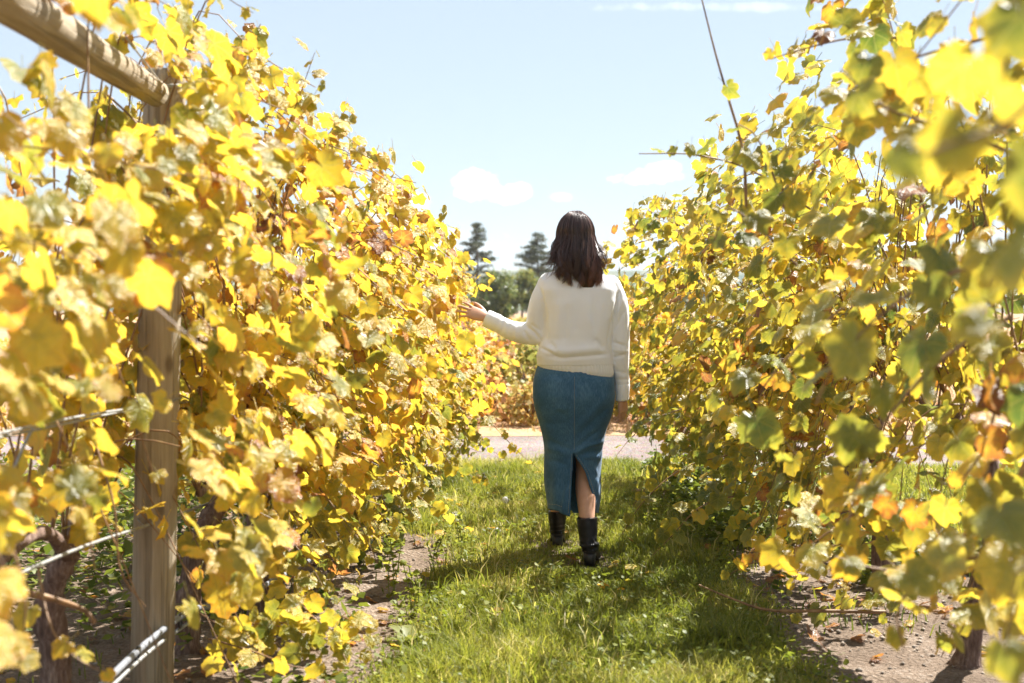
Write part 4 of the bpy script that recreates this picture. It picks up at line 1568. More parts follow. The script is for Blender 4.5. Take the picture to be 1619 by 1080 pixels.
def pebbles():
    r = np.random.default_rng(61)
    oct_v = np.array([[1, 0, 0], [0, 1, 0], [-1, 0, 0], [0, -1, 0], [0, 0, 1], [0, 0, -1.0]])
    oct_f = [(0, 1, 4), (1, 2, 4), (2, 3, 4), (3, 0, 4), (1, 0, 5), (2, 1, 5), (3, 2, 5), (0, 3, 5)]
    mb = MB()
    for i in range(1100):
        if i % 3:
            x, y = r.uniform(1.0, 2.1), r.uniform(4.5, 7)
        else:
            x, y = r.uniform(-1.6, -.4), r.uniform(4.6, 8)
        s = .0035 + .012 * r.random() ** 3
        z = float(ground_h(x, y))
        v = oct_v * np.array([s * r.uniform(.8, 1.3), s * r.uniform(.8, 1.3), s * .7]) * r.uniform(.8, 1.2, (6, 1))
        a = r.uniform(0, 6.28)
        rot = np.array([[math.cos(a), -math.sin(a), 0], [math.sin(a), math.cos(a), 0], [0, 0, 1]])
        mb.add(v @ rot.T + np.array([x, y, z + s * .3]), oct_f)
    tag(mb.build('pebbles', M_STONE), 'small stones and clods scattered on the bare soil', None, None, 'stuff')


pebbles()


# ------------------------------------------------------------------ post, brace, wires
post_c = at(240, 1110, 4.5)
post = empty('wooden_post', (post_c.x, 4.5, 0), 'thick round weathered wooden post standing in the left vine row', 'post')
mb = MB()
ptop = at(256, 112, 4.5)
pa, pb = Vector((post_c.x - .005, 4.5, -.15)), Vector((ptop.x + .01, 4.5, ptop.z))
secs = []
for f, k in [(0, 1), (.3, 1), (.6, .98), (.9, .97), (.985, .965), (1.0, .9)]:
    c = pa.lerp(pb, f)
    secs.append((c, (0.0675 * k, 0, 0), (0, .0675 * k, 0), 2))
loft(mb, secs, 28)
mb.build('timber', M_WOOD, post, True)
ring = MB()
for q in range(3):
    zc = at(240, 632 + q * 2.5, 4.44).z
    cx = pa.lerp(pb, (zc + .15) / (pb.z + .15)).x
    tube(ring, [(cx + .0695 * math.cos(a), 4.5 + .0695 * math.sin(a), zc + .01 * math.sin(a + q)) for a in np.linspace(0, 2 * math.pi, 20)], .0018, 5, False)
ring.build('wire_wrap', M_WIRE, post)
mb = MB()
zc = at(240, 445, 4.43).z
cx = pa.lerp(pb, (zc + .15) / (pb.z + .15)).x
tube(mb, [(cx + .0695 * math.cos(a), 4.5 + .0695 * math.sin(a), zc + .022 * math.cos(a)) for a in np.linspace(0, 2 * math.pi, 22)], .0022, 5, False)
mb.build('wire_wrap', M_WIRE, post)

for zpx, side_ in ((640, -1), (826, -1), (640, 1)):
    mb = MB()
    zc = at(240, zpx, 4.44).z
    cx = pa.lerp(pb, (zc + .15) / (pb.z + .15)).x + .03 * side_
    yq_ = 4.5 - math.sqrt(.068 ** 2 - .03 ** 2)
    tube(mb, [(cx - .008, yq_ + .006, zc + .012), (cx - .008, yq_ - .008, zc + .010), (cx + .008, yq_ - .008, zc - .006), (cx + .008, yq_ + .006, zc - .008)], .0022, 5)
    mb.build('staple', M_WIRE, post)
mb = MB()
for q in range(3):
    tube(mb, [(ptop.x + .01 + .068 * math.cos(a), 4.5 + .068 * math.sin(a), ptop.z - .05 - q * .006 + .012 * math.sin(a + q)) for a in np.linspace(0, 2 * math.pi, 22)], .002, 5, False)
mb.build('wire_wrap', M_WIRE, post)
br_end = at(246, 148, 4.40)
br_near = at(-60, -44, 2.75)
o = MB()
pts = [br_near.lerp(br_end, k / 7) + Vector((0, 0, .004 * math.sin(k * 2))) for k in range(8)]
tube(o, [(0, 0, (p - br_near).length) for p in pts], [.050, .051, .049, .050, .047, .046, .045, .041], 20, True, .035, random)
brace = link_mesh('brace_rail', o.mesh('brace_rail', M_WOOD))
dv = (br_end - br_near).normalized()
brace.matrix_world = Matrix.Translation(br_near) @ dv.to_track_quat('Z', 'Y').to_matrix().to_4x4()
tag(brace, 'round pale wooden brace rail running from the upper left corner to the post top', 'rail')


def wire(name, pts, rad, mat, label, cat, n=24, group=None):
    mb = MB()
    tube(mb, spline([Vector(p) for p in pts], n), rad, 6)
    return tag(mb.build(name, mat), label, cat, group)


GW = 'trellis wires of the left row'
wire('trellis_wire', [A(-40, 694, 3.0), A(130, 658, 3.7), A(240, 642, 4.41), A(330, 630, 5.3), A(460, 600, 7.5)], .0042, M_WIRE, 'upper grey trellis wire wrapped on the wooden post at knot height', 'wire', 24, GW)
wire('trellis_wire', [A(-40, 700, 3.05), A(130, 664, 3.72), A(215, 646, 4.36)], .0036, M_WIRE, 'second strand just under the upper trellis wire left of the post', 'wire', 24, GW)
wire('trellis_wire', [A(-40, 938, 3.0), A(130, 865, 3.7), A(240, 828, 4.42), A(345, 790, 5.4), A(460, 740, 7.5)], .0046, M_WIRE, 'middle pale trellis wire crossing the post below its midpoint', 'wire', 24, GW)
wire('trellis_wire', [A(10, 770, 3.4), A(40, 700, 3.45), A(68, 645, 3.5), A(96, 560, 3.5)], .004, M_WIRE, 'short slanting wire at the left edge above the middle wire', 'wire', 24, GW)
wire('trellis_wire', [A(200, 60, 4.0), A(252, 128, 4.41), A(262, 142, 4.43)], .003, M_WIRE, 'thin wire tied over the post top beside the brace rail', 'wire', 24, GW)
pipe = empty('drip_pipe', A(240, 1040, 4.3), 'grey drip irrigation pipe crossing low in front of the post', 'pipe')
mb = MB()
pp_pts = spline([A(120, 1125, 3.6), A(175, 1070, 3.9), A(240, 1010, 4.32), A(310, 962, 4.8), A(370, 960, 5.1), A(420, 925, 5.5), A(520, 870, 7.0)], 30)
tube(mb, pp_pts, .0105, 9)
mb.build('tube', M_PIPE, pipe)
mb = MB()
tube(mb, [p + np.array([0.004, 0, -.022]) for p in spline([A(120, 1125, 3.6), A(175, 1072, 3.9), A(240, 1014, 4.32), A(300, 972, 4.8)], 20)], .006, 8)
mb.build('wire', M_WIRE, pipe)
for px, py, d in ((217, 1031, 4.16), (285, 978, 4.62)):
    c = Vector(A(px, py, d))
    mb = MB()
    tube(mb, [c + Vector((0, .018 * math.cos(a), -.008 + .022 * math.sin(a))) for a in np.linspace(0, 2 * math.pi, 14)], .004, 6, False)
    mb.build('clip', M_BLACK, pipe)
wire('support_stake', [A(426, 1015, 5.4), A(427, 940, 5.4), A(430, 840, 5.4)], .005, M_WIRE, 'thin grey metal stake upright among the left vine trunks', 'stake', 6)
for px0, py0, px1, py1, d, lab in ((-30, 918, 128, 962, 3.3, 'pinkish pruned cane crossing the lower left corner'),):
    mb = MB()
    tube(mb, spline([A(px0, py0, d), A(50, 938, d), A(px1, py1, d + .1), A(150, 985, d + .1)], 12), [.010 - .0004 * k for k in range(12)], 7)
    tag(mb.build('pruned_cane', M_CANE), lab, 'cane')


# ------------------------------------------------------------------ small ground things
def dandelion(px, py, d, lab, rad=.018):
    c = at(px, py, d)
    g = float(ground_h(c.x, c.y))
    root = empty('dandelion_clock', (c.x, c.y, g), lab, 'dandelion', 'dandelion clocks in the grass')
    mb = MB()
    tube(mb, spline([Vector((c.x + .01, c.y, g - .01)), Vector((c.x + .004, c.y, (g + c.z) / 2)), c], 6), .0018, 5)
    mb.build('stem', M_STALK, root)
    r = np.random.default_rng(int(px))
    mb = MB()
    for i in range(150):
        v = r.normal(0, 1, 3)
        v /= np.linalg.norm(v)
        e = np.asarray(c) + v * rad
        tube(mb, [np.asarray(c) + v * .003, e], .0004, 3, False)
        t1 = np.cross(v, r.normal(0, 1, 3))
        t1 /= np.linalg.norm(t1)
        t2 = np.cross(v, t1)
        w_ = rad * .28
        mb.add([e + t1 * w_ + v * .002, e + t2 * w_ + v * .002, e - t1 * w_ + v * .002, e - t2 * w_ + v * .002], [(0, 1, 2, 3)])
    mb.build('seed_head', M_FLUFF, root, False)['kind'] = 'stuff'


dandelion(799, 791, 8.6, 'fluffy dandelion clock farthest back left of the boots', .019)
dandelion(786, 840, 7.6, 'fluffy dandelion clock left of the boots nearer the bare soil', .018)
dandelion(1181, 992, 5.45, 'large fluffy dandelion clock at the grass edge by the ground cane', .020)
dandelion(829, 822, 8.0, 'tiny dandelion clock closest to the left boot', .010)


def fallen(px, py, lab, hue, seed, size=.09):
    d = 1.24 * F / (py - HORIZON)
    c = at(px, py, d)
    r = np.random.default_rng(seed)
    v, f, e = leaf_shape(r, lob=1.2, petiole=True)
    v = v.copy()
    v[:, 2] = v[:, 2] * -1.2 + .5 * v[:, 0] ** 2
    a = r.uniform(0, 6.28)
    rot = np.array([[math.cos(a), -math.sin(a), 0], [math.sin(a), math.cos(a), 0], [0, 0, 1]])
    tl = Matrix.Rotation(r.uniform(.2, .6), 3, 'X')
    q = (np.array(tl) @ (v * size).T).T @ rot.T
    q[:, 2] -= q[:, 2].min() - .004
    g = float(ground_h(c.x, c.y))
    tint = np.stack([np.full(len(v), hue), np.full(len(v), .9), e], 1)
    me = fast_mesh('fallen_leaf', q, np.concatenate([np.array(x) for x in f]), [len(x) for x in f], M_LEAF if hue < 1.5 else M_LEAF, tint, v)
    tag(link_mesh('fallen_leaf', me, None, (c.x, c.y, g)), lab, 'leaf', 'fallen leaves on the ground')


fallen(535, 935, 'curled pale brown fallen leaf on the soil below the left vines', .86, 71, .12)
fallen(582, 996, 'small orange fallen leaf on the soil beside the weed rosette', .74, 72, .07)
fallen(905, 893, 'brown fallen leaf in the grass beside the right boot', .92, 73, .07)
fallen(1195, 976, 'small reddish fallen leaf at the right grass edge', .95, 74, .05)
fallen(1060, 1010, 'bent yellow fallen leaf on the grass lane', .55, 75, .07)
fallen(1290, 1030, 'brown fallen leaf on the sunny soil at lower right', .9, 76, .08)
fallen(700, 900, 'tan fallen leaf at the left edge of the grass', .85, 77, .07)


def rosette(px, py, lab):
    d = 1.24 * F / (py - HORIZON)
    c = at(px, py, d)
    g = float(ground_h(c.x, c.y))
    root = empty('weed_rosette', (c.x, c.y, g), lab, 'weed')
    r = np.random.default_rng(81)
    for i in range(9):
        a = i * 2.4
        ln = r.uniform(.07, .13)
        up = r.uniform(.25, .9)
        vs, tint = [], []
        for k in range(7):
            f = k / 6
            w_ = .026 * math.sin(math.pi * (f * .9 + .08)) ** .8
            rr = ln * f
            zz = up * rr * (1 - .5 * f)
            for s, lift in ((-1, .35), (0, 0), (1, .35)):
                x_, y_ = rr, s * w_
                vs.append((c.x + math.cos(a) * x_ - math.sin(a) * y_, c.y + math.sin(a) * x_ + math.cos(a) * y_, g + zz + abs(y_) * lift + .004))
        fs = [(k * 3 + q, k * 3 + q + 1, k * 3 + q + 4, k * 3 + q + 3) for k in range(6) for q in range(2)]
        vs = np.array(vs) - np.array([c.x, c.y, g])
        n = len(vs)
        me = fast_mesh('leaf', vs, np.array(fs).ravel(), np.full(len(fs), 4), M_GRASS, np.stack([np.full(n, .42), np.full(n, .6), np.zeros(n)], 1), np.zeros((n, 3)))
        link_mesh('leaf', me, root)


rosette(650, 1022, 'broad leaved weed rosette on the soil at the left edge of the grass')


def tall_weed(px, py, h, lab, seed):
    d = 1.24 * F / (py - HORIZON)
    c = at(px, py, d)
    g = float(ground_h(c.x, c.y))
    root = empty('tall_weed', (c.x, c.y, g), lab, 'weed', 'tall thin weeds at the grass edge')
    r = np.random.default_rng(seed)
    LV = Leaves()
    mb = MB()
    for s in range(3):
        e = Vector((c.x + r.uniform(-.06, .06), c.y + r.uniform(-.06, .06), g + h * r.uniform(.7, 1.05)))
        path = spline([Vector((c.x + r.uniform(-.02, .02), c.y, g - .01)), Vector((c.x, c.y, g)).lerp(e, .5) + Vector((r.uniform(-.02, .02), 0, 0)), e], 8)
        tube(mb, path, .002, 4, False)
        for p in path[1:]:
            for q in range(2):
                LV.add(np.asarray(p), r.normal(0, 1, 3) + np.array([0, 0, .3]), r.normal(0, .5, 3) + np.array([0, 0, 1]), r.uniform(.02, .035), .5)
    mb.build('stem', M_STALK, root)
    LV.done()
    o = link_mesh('leaves', join_leaves(LV, range(len(LV.p)), SMALL, root.location, 'leaves', M_GRASS), root)
    o['kind'] = 'stuff'


for i, (px, py, h, lab) in enumerate([(622, 950, .30, 'tall pale weed standing on the bare soil left of the grass'), (655, 985, .22, 'tall thin weed beside the broad rosette'),
                                     (690, 905, .2, 'leafy weed at the left grass edge behind the soil patch'), (1135, 905, .16, 'leafy weed at the right grass edge under the vines'),
                                     (735, 870, .18, 'bushy weed left of the boots at the grass edge'), (1030, 850, .2, 'weed growing right of the boots below the vines')]):
    tall_weed(px, py, h, lab, 90 + i)


# ------------------------------------------------------------------ the woman
PD = 7.05
P0 = at(907, 870, PD)
P0.z = 0
person = empty('person', P0, 'woman walking away in a cream sweater and long blue denim skirt, hand touching leaves', 'person')


def Q(px, py, dy=0.0):
    return at(px, py, PD + dy)


def remesh(mb, name, voxel, smooth_n=6, fac=.5):
    me = mb.mesh(name, None)
    o = bpy.data.objects.new(name, me)
    col.objects.link(o)
    md = o.modifiers.new('r', 'REMESH')
    md.mode = 'VOXEL'
    md.voxel_size = voxel
    ms = o.modifiers.new('s', 'SMOOTH')
    ms.factor = fac
    ms.iterations = smooth_n
    dg = bpy.context.evaluated_depsgraph_get()
    ev = o.evaluated_get(dg)
    me2 = bpy.data.meshes.new_from_object(ev)
    bpy.data.objects.remove(o)
    me2.polygons.foreach_set('use_smooth', [True] * len(me2.polygons))
    return me2


def verts_np(me):
    a = np.zeros(len(me.vertices) * 3)
    me.vertices.foreach_get('co', a)
    b = np.zeros(len(me.vertices) * 3)
    me.vertices.foreach_get('normal', b)
    return a.reshape(-1, 3), b.reshape(-1, 3)


def creases(v, nrm, lines):
    """press folds into the side that faces the camera; lines: (points px, width px, depth m)"""
    p, _ = proj(v)
    face = np.clip(-nrm[:, 1] * 1.6 + .25, 0, 1)
    disp = np.zeros(len(v))
    for pts, wd, dep in lines:
        best = np.full(len(v), 1e9)
        tt = np.zeros(len(v))
        pts = np.array(pts, float)
        segl = np.linalg.norm(np.diff(pts, axis=0), axis=1)
        tot = segl.sum()
        acc = 0
        for a, b, sl in zip(pts, pts[1:], segl):
            d = b - a
            t = np.clip(((p - a) @ d) / (d @ d), 0, 1)
            q = np.linalg.norm(p - (a + t[:, None] * d), axis=1)
            m = q < best
            best[m] = q[m]
            tt[m] = (acc + t[m] * sl) / tot
            acc += sl
        fade = np.clip(np.minimum(tt, 1 - tt) * 5 + .15, 0, 1)
        disp += dep * np.exp(-(best / wd) ** 2) * fade
    return v + nrm * (disp * face)[:, None]


def finish(me, name, mat, v, parent):
    og = np.asarray(root_of(parent))
    me.vertices.foreach_set('co', (v - og).ravel())
    me.materials.clear()
    me.materials.append(mat)
    me.update()
    return link_mesh(name, me, parent)


def limb(mb, pts, rads, n=20, k=14, flat=1.0):
    """round limb along a smooth path"""
    path = spline([Vector(p) for p in pts], k)
    rr = np.interp(np.linspace(0, 1, k), np.linspace(0, 1, len(rads)), rads)
    tube(mb, path, list(rr), n)
    for e in (0, -1):
        ball(mb, path[e], rr[e], rr[e], rr[e], 12, 8)


def hand(mb, wrist, fwd, back, thumb_side, curls, spread, L_=.175):
    """wrist point, finger direction, back-of-hand normal, thumb side direction"""
    fwd = Vector(fwd).normalized()
    back = Vector(back)
    back = (back - fwd * back.dot(fwd)).normalized()
    side = fwd.cross(back).normalized()
    if side.dot(Vector(thumb_side)) < 0:
        side = -side
    w = Vector(wrist)
    pl = L_ * .50
    secs = []
    for f, hw, ht in ((-.15, .024, .019), (0, .025, .018), (.35, .033, .015), (.75, .038, .013), (1.0, .037, .011)):
        secs.append((w + fwd * pl * f, side * hw, back * ht, 2.4))
    loft(mb, secs, 18)
    lens = [.43, .48, .45, .35]
    rads = [.0082, .0085, .0080, .0070]
    for i in range(4):
        off = (.026, .009, -.009, -.026)[i]
        p = w + fwd * pl * (.93 if i in (1, 2) else .86) + side * off
        d = (fwd + side * spread[i]).normalized()
        ax = d.cross(back).normalized()
        pts = [p - d * .02, p]
        ln = L_ * lens[i]
        ang = 0
        for seg, fr in enumerate((.45, .31, .24)):
            ang += curls[i] * (.6, 1.0, .8)[seg]
            dd = d * math.cos(ang) - back * math.sin(ang)
            p = p + dd * ln * fr
            pts.append(p)
        r0 = rads[i]
        tube(mb, spline(pts, 12), list(np.interp(np.linspace(0, 1, 12), [0, .3, .7, .95, 1], [r0, r0, r0 * .92, r0 * .8, r0 * .55])), 10)
        ball(mb, pts[-1], r0 * .72, r0 * .72, r0 * .72, 10, 6)
    p = w + fwd * pl * .18 + side * .022 - back * .004
    d = (fwd * .72 + side * .72 - back * .25).normalized()
    pts = [p - d * .01, p + d * .03, p + d * .055 + fwd * .012, p + d * .07 + fwd * .032]
    tube(mb, spline(pts, 10), [.013, .013, .0125, .0115, .0108, .0104, .010, .0095, .0085, .006], 10)
    ball(mb, pts[-1], .0068, .0068, .0068, 10, 6)


def build_person():
    # ---- body: one continuous surface ------------------------------------------
    mb = MB()
    hc = Q(910, 377, 0.02)
    ball(mb, hc + Vector((0, 0, .02)), .073, .092, .098, 24, 16)
    ball(mb, hc + Vector((0, .030, -.045)), .056, .064, .066, 20, 12)
    ball(mb, hc + Vector((0, .078, -.092)), .024, .020, .020, 12, 8)      # chin
    ball(mb, hc + Vector((0, .100, -.020)), .0125, .016, .022, 12, 8)     # nose
    ball(mb, hc + Vector((0, .105, -.034)), .015, .010, .010, 12, 8)
    ball(mb, hc + Vector((0, .085, -.060)), .024, .012, .008, 12, 8)      # lips
    ball(mb, hc + Vector((0, .082, .022)), .050, .014, .012, 12, 8)       # brow
    for s in (-1, 1):
        ball(mb, hc + Vector((s * .074, -.005, -.01)), .008, .018, .030, 10, 8)   # ears
        ball(mb, hc + Vector((s * .040, .070, -.030)), .022, .020, .018, 10, 8)   # cheeks
    limb(mb, [Q(911, 440, -.005), Q(911, 425, .0), Q(910, 400, .01)], [.052, .048, .050])
    secs = []
    for py, l, r_, dep, cy_ in [(436, 884, 940, .065, 0), (448, 866, 962, .080, 0), (470, 862, 968, .092, 0), (510, 868, 960, .092, 0),
                                (545, 872, 955, .082, .005), (570, 866, 958, .085, .01), (600, 856, 962, .095, .01), (630, 853, 962, .098, .005), (655, 858, 958, .088, .01)]:
        c = Q((l + r_) / 2, py, cy_)
        hw = (Q(r_, py) - Q(l, py)).x / 2
        secs.append((c, (hw, 0, 0), (0, dep, 0), 2.4))
    loft(mb, secs[::-1], 30)
    # left arm (reaching to the vines)
    limb(mb, [Q(866, 450), Q(850, 490, .01), Q(846, 528, .02)], [.040, .037, .033])
    limb(mb, [Q(846, 528, .02), Q(815, 523, .05), Q(772, 505, .08)], [.034, .032, .024])
    wl = Q(768, 502, .085)
    hand(mb, wl, Q(741, 492, .11) - wl, Vector((.15, -.80, .45)), Vector((.2, .5, .8)), [.16, .12, .14, .22], [.30, .08, -.10, -.26])
    # right arm (hanging)
    limb(mb, [Q(968, 452), Q(976, 500, .0), Q(980, 545, .0)], [.040, .037, .033])
    limb(mb, [Q(980, 545, 0), Q(982, 590, .02), Q(984, 628, .03)], [.033, .030, .023])
    wr = Q(984, 626, .03)
    hand(mb, wr, Q(985, 662, .05) - wr, Vector((.75, -.55, .05)), Vector((-.3, .7, 0)), [.32, .38, .40, .45], [.06, .02, -.02, -.06], .165)
    # legs
    limb(mb, [Q(884, 640, .0), Q(882, 690, .08), Q(880, 735, .17)], [.082, .068, .052])
    limb(mb, [Q(880, 735, .17), Q(881, 775, .22), Q(881, 810, .275), Q(881, 824, .325)], [.052, .053, .036, .022])
    limb(mb, [Q(934, 640, .01), Q(929, 690, .06), Q(926, 738, .06)], [.080, .064, .049])
    limb(mb, [Q(926, 738, .06), Q(926, 775, .0), Q(928, 815, -.09), Q(929, 836, -.12)], [.049, .051, .0385, .029])
    me = remesh(mb, 'body', .0038, 5)
    v, n = verts_np(me)
    finish(me, 'body', M_SKIN, v, person)
    for s in (-1, 1):
        e = MB()
        ball(e, hc + Vector((s * .031, .083, .004)), .011, .011, .011, 12, 8)
        e.build('eye', M_EYE, person)

    # ---- sweater ---------------------------------------------------------------
    mb = MB()
    secs = []
    for py, l, r_, dep, cy_, ex in [(421, 886, 930, .062, .0, 2), (427, 879, 938, .075, -.002, 2), (434, 864, 956, .092, -.004, 2.2), (443, 854, 970, .106, -.006, 2.4),
                                    (458, 852, 976, .118, -.01, 2.6), (480, 858, 974, .126, -.012, 2.6), (510, 862, 970, .126, -.012, 2.6),
                                    (535, 860, 967, .126, -.010, 2.5), (550, 851, 966, .132, -.008, 2.5), (562, 848, 968, .134, -.006, 2.5), (572, 849, 969, .128, -.004, 2.5), (578, 849, 970, .126, -.002, 2.5)]:
        c = Q((l + r_) / 2, py, cy_)
        hw = (Q(r_, py) - Q(l, py)).x / 2
        secs.append((c, (hw, 0, 0), (0, dep, 0), ex))
    loft(mb, secs[::-1], 36)
    limb(mb, [Q(868, 448, .0), Q(853, 480, -.005), Q(849, 510, .01), Q(850, 527, .02)], [.055, .052, .053, .054])
    limb(mb, [Q(850, 528, .02), Q(832, 527, .035), Q(810, 523, .05), Q(790, 513, .07)], [.055, .056, .049, .044])
    limb(mb, [Q(964, 452, .0), Q(977, 480, -.005), Q(980, 515, -.005), Q(980, 545, 0), Q(981, 580, .015), Q(984, 608, .025)], [.055, .050, .047, .050, .044, .037])
    me = remesh(mb, 'sweater', .006, 7)
    v, n = verts_np(me)
    v = creases(v, n, [
        ([(852, 452), (859, 470), (864, 500), (864, 538)], 2.2, -.010), ([(857, 455), (868, 500), (869, 530)], 5, .004),
        ([(979, 462), (970, 500), (964, 525), (962, 545)], 2.2, -.011), ([(972, 470), (962, 510)], 5, .004),
        ([(862, 563), (890, 566), (930, 563), (964, 560)], 3.2, -.009), ([(856, 552), (895, 556), (958, 550)], 6, .007),
        ([(852, 549), (868, 556), (884, 566)], 2.5, -.008), ([(868, 540), (880, 555)], 4, -.006),
        ([(940, 535), (955, 552)], 4, -.006), ([(930, 500), (948, 548)], 6, .004), ([(885, 470), (880, 540)], 8, .005), ([(915, 470), (912, 530)], 9, -.004),
        ([(898, 480), (893, 545)], 5, -.003), ([(945, 465), (938, 530)], 6, -.004), ([(882, 427), (905, 436), (935, 430)], 2.2, .005),
        ([(858, 432), (868, 446)], 4, -.003), ([(832, 515), (846, 527), (856, 540)], 2.5, -.008), ([(838, 512), (856, 524)], 2.2, -.006), ([(828, 522), (838, 540)], 2.5, -.006),
        ([(806, 510), (802, 532)], 2.0, -.004), ([(797, 507), (791, 528)], 2.0, -.005), ([(815, 515), (816, 538)], 3, .003),
        ([(968, 540), (990, 548)], 2.5, -.007), ([(966, 552), (992, 556)], 3, .005), ([(968, 566), (990, 560)], 2.5, -.006), ([(970, 585), (992, 592)], 2.5, -.004), ([(972, 600), (994, 600)], 2.0, -.004),
        ([(985, 470), (975, 500)], 3, .004), ([(988, 490), (974, 520)], 2.4, -.004)])
    v[:, :] += n * (.0022 * (vnoise(v[:, 0] * 22, v[:, 2] * 18, 3) - .5))[:, None]
    sw = finish(me, 'sweater', M_KNIT, v, person)

    # ribbed hem, cuffs and collar: real ribs
    def ribbed(name, rings, nr, amp, parent):
        """rings: (centre, ux, uy, exponent); nr ribs round"""
        m_ = MB()
        nn_ = nr * 4
        vs = []
        for (c, ux, uy, ex), k in zip(rings, range(len(rings))):
            c, ux, uy = Vector(c), Vector(ux), Vector(uy)
            for q in range(nn_):
                a = 2 * math.pi * q / nn_
                s = 1 + amp * (1 if q % 4 in (0, 1) else -1)
                ca, sa = math.cos(a), math.sin(a)
                x_ = math.copysign(abs(ca) ** (2 / ex), ca)
                y_ = math.copysign(abs(sa) ** (2 / ex), sa)
                vs.append((c + (ux * x_ + uy * y_) * s)[:])
        fs = []
        for i in range(len(rings) - 1):
            for q in range(nn_):
                a, b = i * nn_ + q, i * nn_ + (q + 1) % nn_
                fs.append((a, b, b + nn_, a + nn_))
        m_.add(vs, fs)
        return m_.build(name, M_KNIT, parent)

    def hring(py, l, r_, dep, cy_, sl):
        c = Q((l + r_) / 2, py, cy_)
        hw = (Q(r_, py) - Q(l, py)).x / 2
        return (c, (hw, 0, -hw * sl), (0, dep, 0), 2.5)
    ribbed('hem', [hring(567, 851, 968, .128, -.003, .0), hring(574, 850, 969, .1275, -.001, .05), hring(582, 850, 970, .125, .002, .09), hring(588, 850.5, 970, .1225, .004, .13), hring(589.5, 852, 969, .117, .004, .13)], 64, .006, sw)

    def cring(c, ax, r1, k=1.0):
        ax = Vector(ax).normalized()
        u = ax.cross(Vector((0, 1, 0))).normalized()
        w_ = ax.cross(u)
        return (c, u * r1, w_ * r1 * k, 2)
    axl = Q(768, 502, .085) - Q(795, 514, .07)
    ribbed('cuff', [cring(Q(791, 513, .07), axl, .040), cring(Q(786, 511, .073), axl, .0455), cring(Q(779, 508, .078), axl, .0445), cring(Q(772, 504.5, .083), axl, .0440), cring(Q(768.5, 503, .085), axl, .0425), cring(Q(768.7, 503, .085), axl, .037)], 30, .010, sw)
    axr = Q(984.5, 634, .03) - Q(983, 604, .02)
    ribbed('cuff', [cring(Q(984, 605, .022), axr, .033), cring(Q(984, 609, .023), axr, .0375), cring(Q(984, 620, .027), axr, .0345), cring(Q(984, 631, .03), axr, .0325), cring(Q(984, 633, .03), axr, .0315), cring(Q(984, 632, .03), axr, .027)], 24, .012, sw)
    cc = [Q(910, 428, -.002), Q(910, 423, .002), Q(910, 417, .006), Q(910, 416, .006)]
    ribbed('collar', [(cc[0], (.078, 0, 0), (0, .074, 0), 2), (cc[1], (.070, 0, 0), (0, .068, 0), 2), (cc[2], (.064, 0, 0), (0, .062, 0), 2), (cc[3], (.058, 0, 0), (0, .056, 0), 2)], 40, .008, sw)

    # ---- skirt -----------------------------------------------------------------
    rows = [(566, 855, 965, .108, .0), (580, 849, 969, .112, .0), (592, 845, 971, .118, -.004), (604, 842.5, 972, .124, -.008), (627, 842, 972.5, .128, -.010), (645, 845, 970, .122, -.004),
            (660, 849, 966, .114, .005), (675, 853.5, 960, .112, .015), (690, 857.5, 956, .114, .028), (704, 859.5, 954, .120, .04), (717, 860, 953, .126, .05), (732, 859.5, 951.5, .134, .058),
            (747, 859.5, 950, .142, .064), (762, 860, 950, .150, .07), (777, 861, 950.5, .158, .075), (790, 863, 949.5, .164, .08), (803, 865, 947.5, .168, .083), (811, 866, 946.5, .170, .085)]
    ry = [q[0] for q in rows]
    NR, NC = 90, 112
    ys = np.linspace(566, 811, NR)
    Lx = np.interp(ys, ry, [q[1] for q in rows])
    Rx = np.interp(ys, ry, [q[2] for q in rows])
    Dp = np.interp(ys, ry, [q[3] for q in rows])
    Cy = np.interp(ys, ry, [q[4] for q in rows])
    # smooth profiles
    for arr in (Lx, Rx, Dp, Cy):
        for _ in range(4):
            arr[1:-1] = .25 * arr[:-2] + .5 * arr[1:-1] + .25 * arr[2:]
    eL = np.interp(ys, [566, 715, 717, 747, 780, 811], [906.8, 906.6, 906.2, 904.8, 902.5, 901.0])
    eR = np.interp(ys, [566, 716, 722, 730, 747, 780, 811], [906.8, 906.6, 909.5, 915.5, 926, 936.5, 942.5])
    vs = []
    for i in range(NR):
        cx, rx = (Lx[i] + Rx[i]) / 2, (Rx[i] - Lx[i]) / 2
        ex = 2.25
        def phi(xe):
            s = np.clip((xe - cx) / rx, -.97, .97)
            return math.asin(math.copysign(abs(s) ** (ex / 2), s))
        pl, pr = -phi(eL[i]), -phi(eR[i]) + 2 * math.pi
        for j in range(NC + 1):
            a = pl + (pr - pl) * j / NC
            sa, ca = math.sin(a), math.cos(a)
            x_ = math.copysign(abs(sa) ** (2 / ex), sa)
            y_ = math.copysign(abs(ca) ** (2 / ex), ca)
            dy = Cy[i] - Dp[i] * y_
            # hem: left flap hangs lower next to the slit
            py = ys[i]
            t_ = max(0, (py - 740) / 71)
            if j < 10:
                py = py + 6.0 * t_ * max(0, 1 - j / 9.0)
                dy = dy - .02 * t_ * max(0, 1 - j / 9.0)
            elif a < math.pi:
                py = py - 7 * t_ * math.sin(min(1, (a - .3) / 1.2) * math.pi * .5) * (1 if a < 2 else 0.6)
            if j > NC - 12:
                dy = dy - .012 * t_ * (j - NC + 12) / 12
            vs.append(Q(cx - rx * x_, py, dy)[:])
    fs = []
    m_ = NC + 1
    for i in range(NR - 1):
        for j in range(NC):
            fs.append((i * m_ + j, i * m_ + j + 1, (i + 1) * m_ + j + 1, (i + 1) * m_ + j))
    mb = MB()
    mb.add(vs, fs)
    # close the seam above the slit
    seam = [(i * m_ + NC, i * m_, (i + 1) * m_, (i + 1) * m_ + NC) for i in range(NR - 1) if ys[i + 1] < 716]
    me = mb.mesh('skirt', M_DENIM)
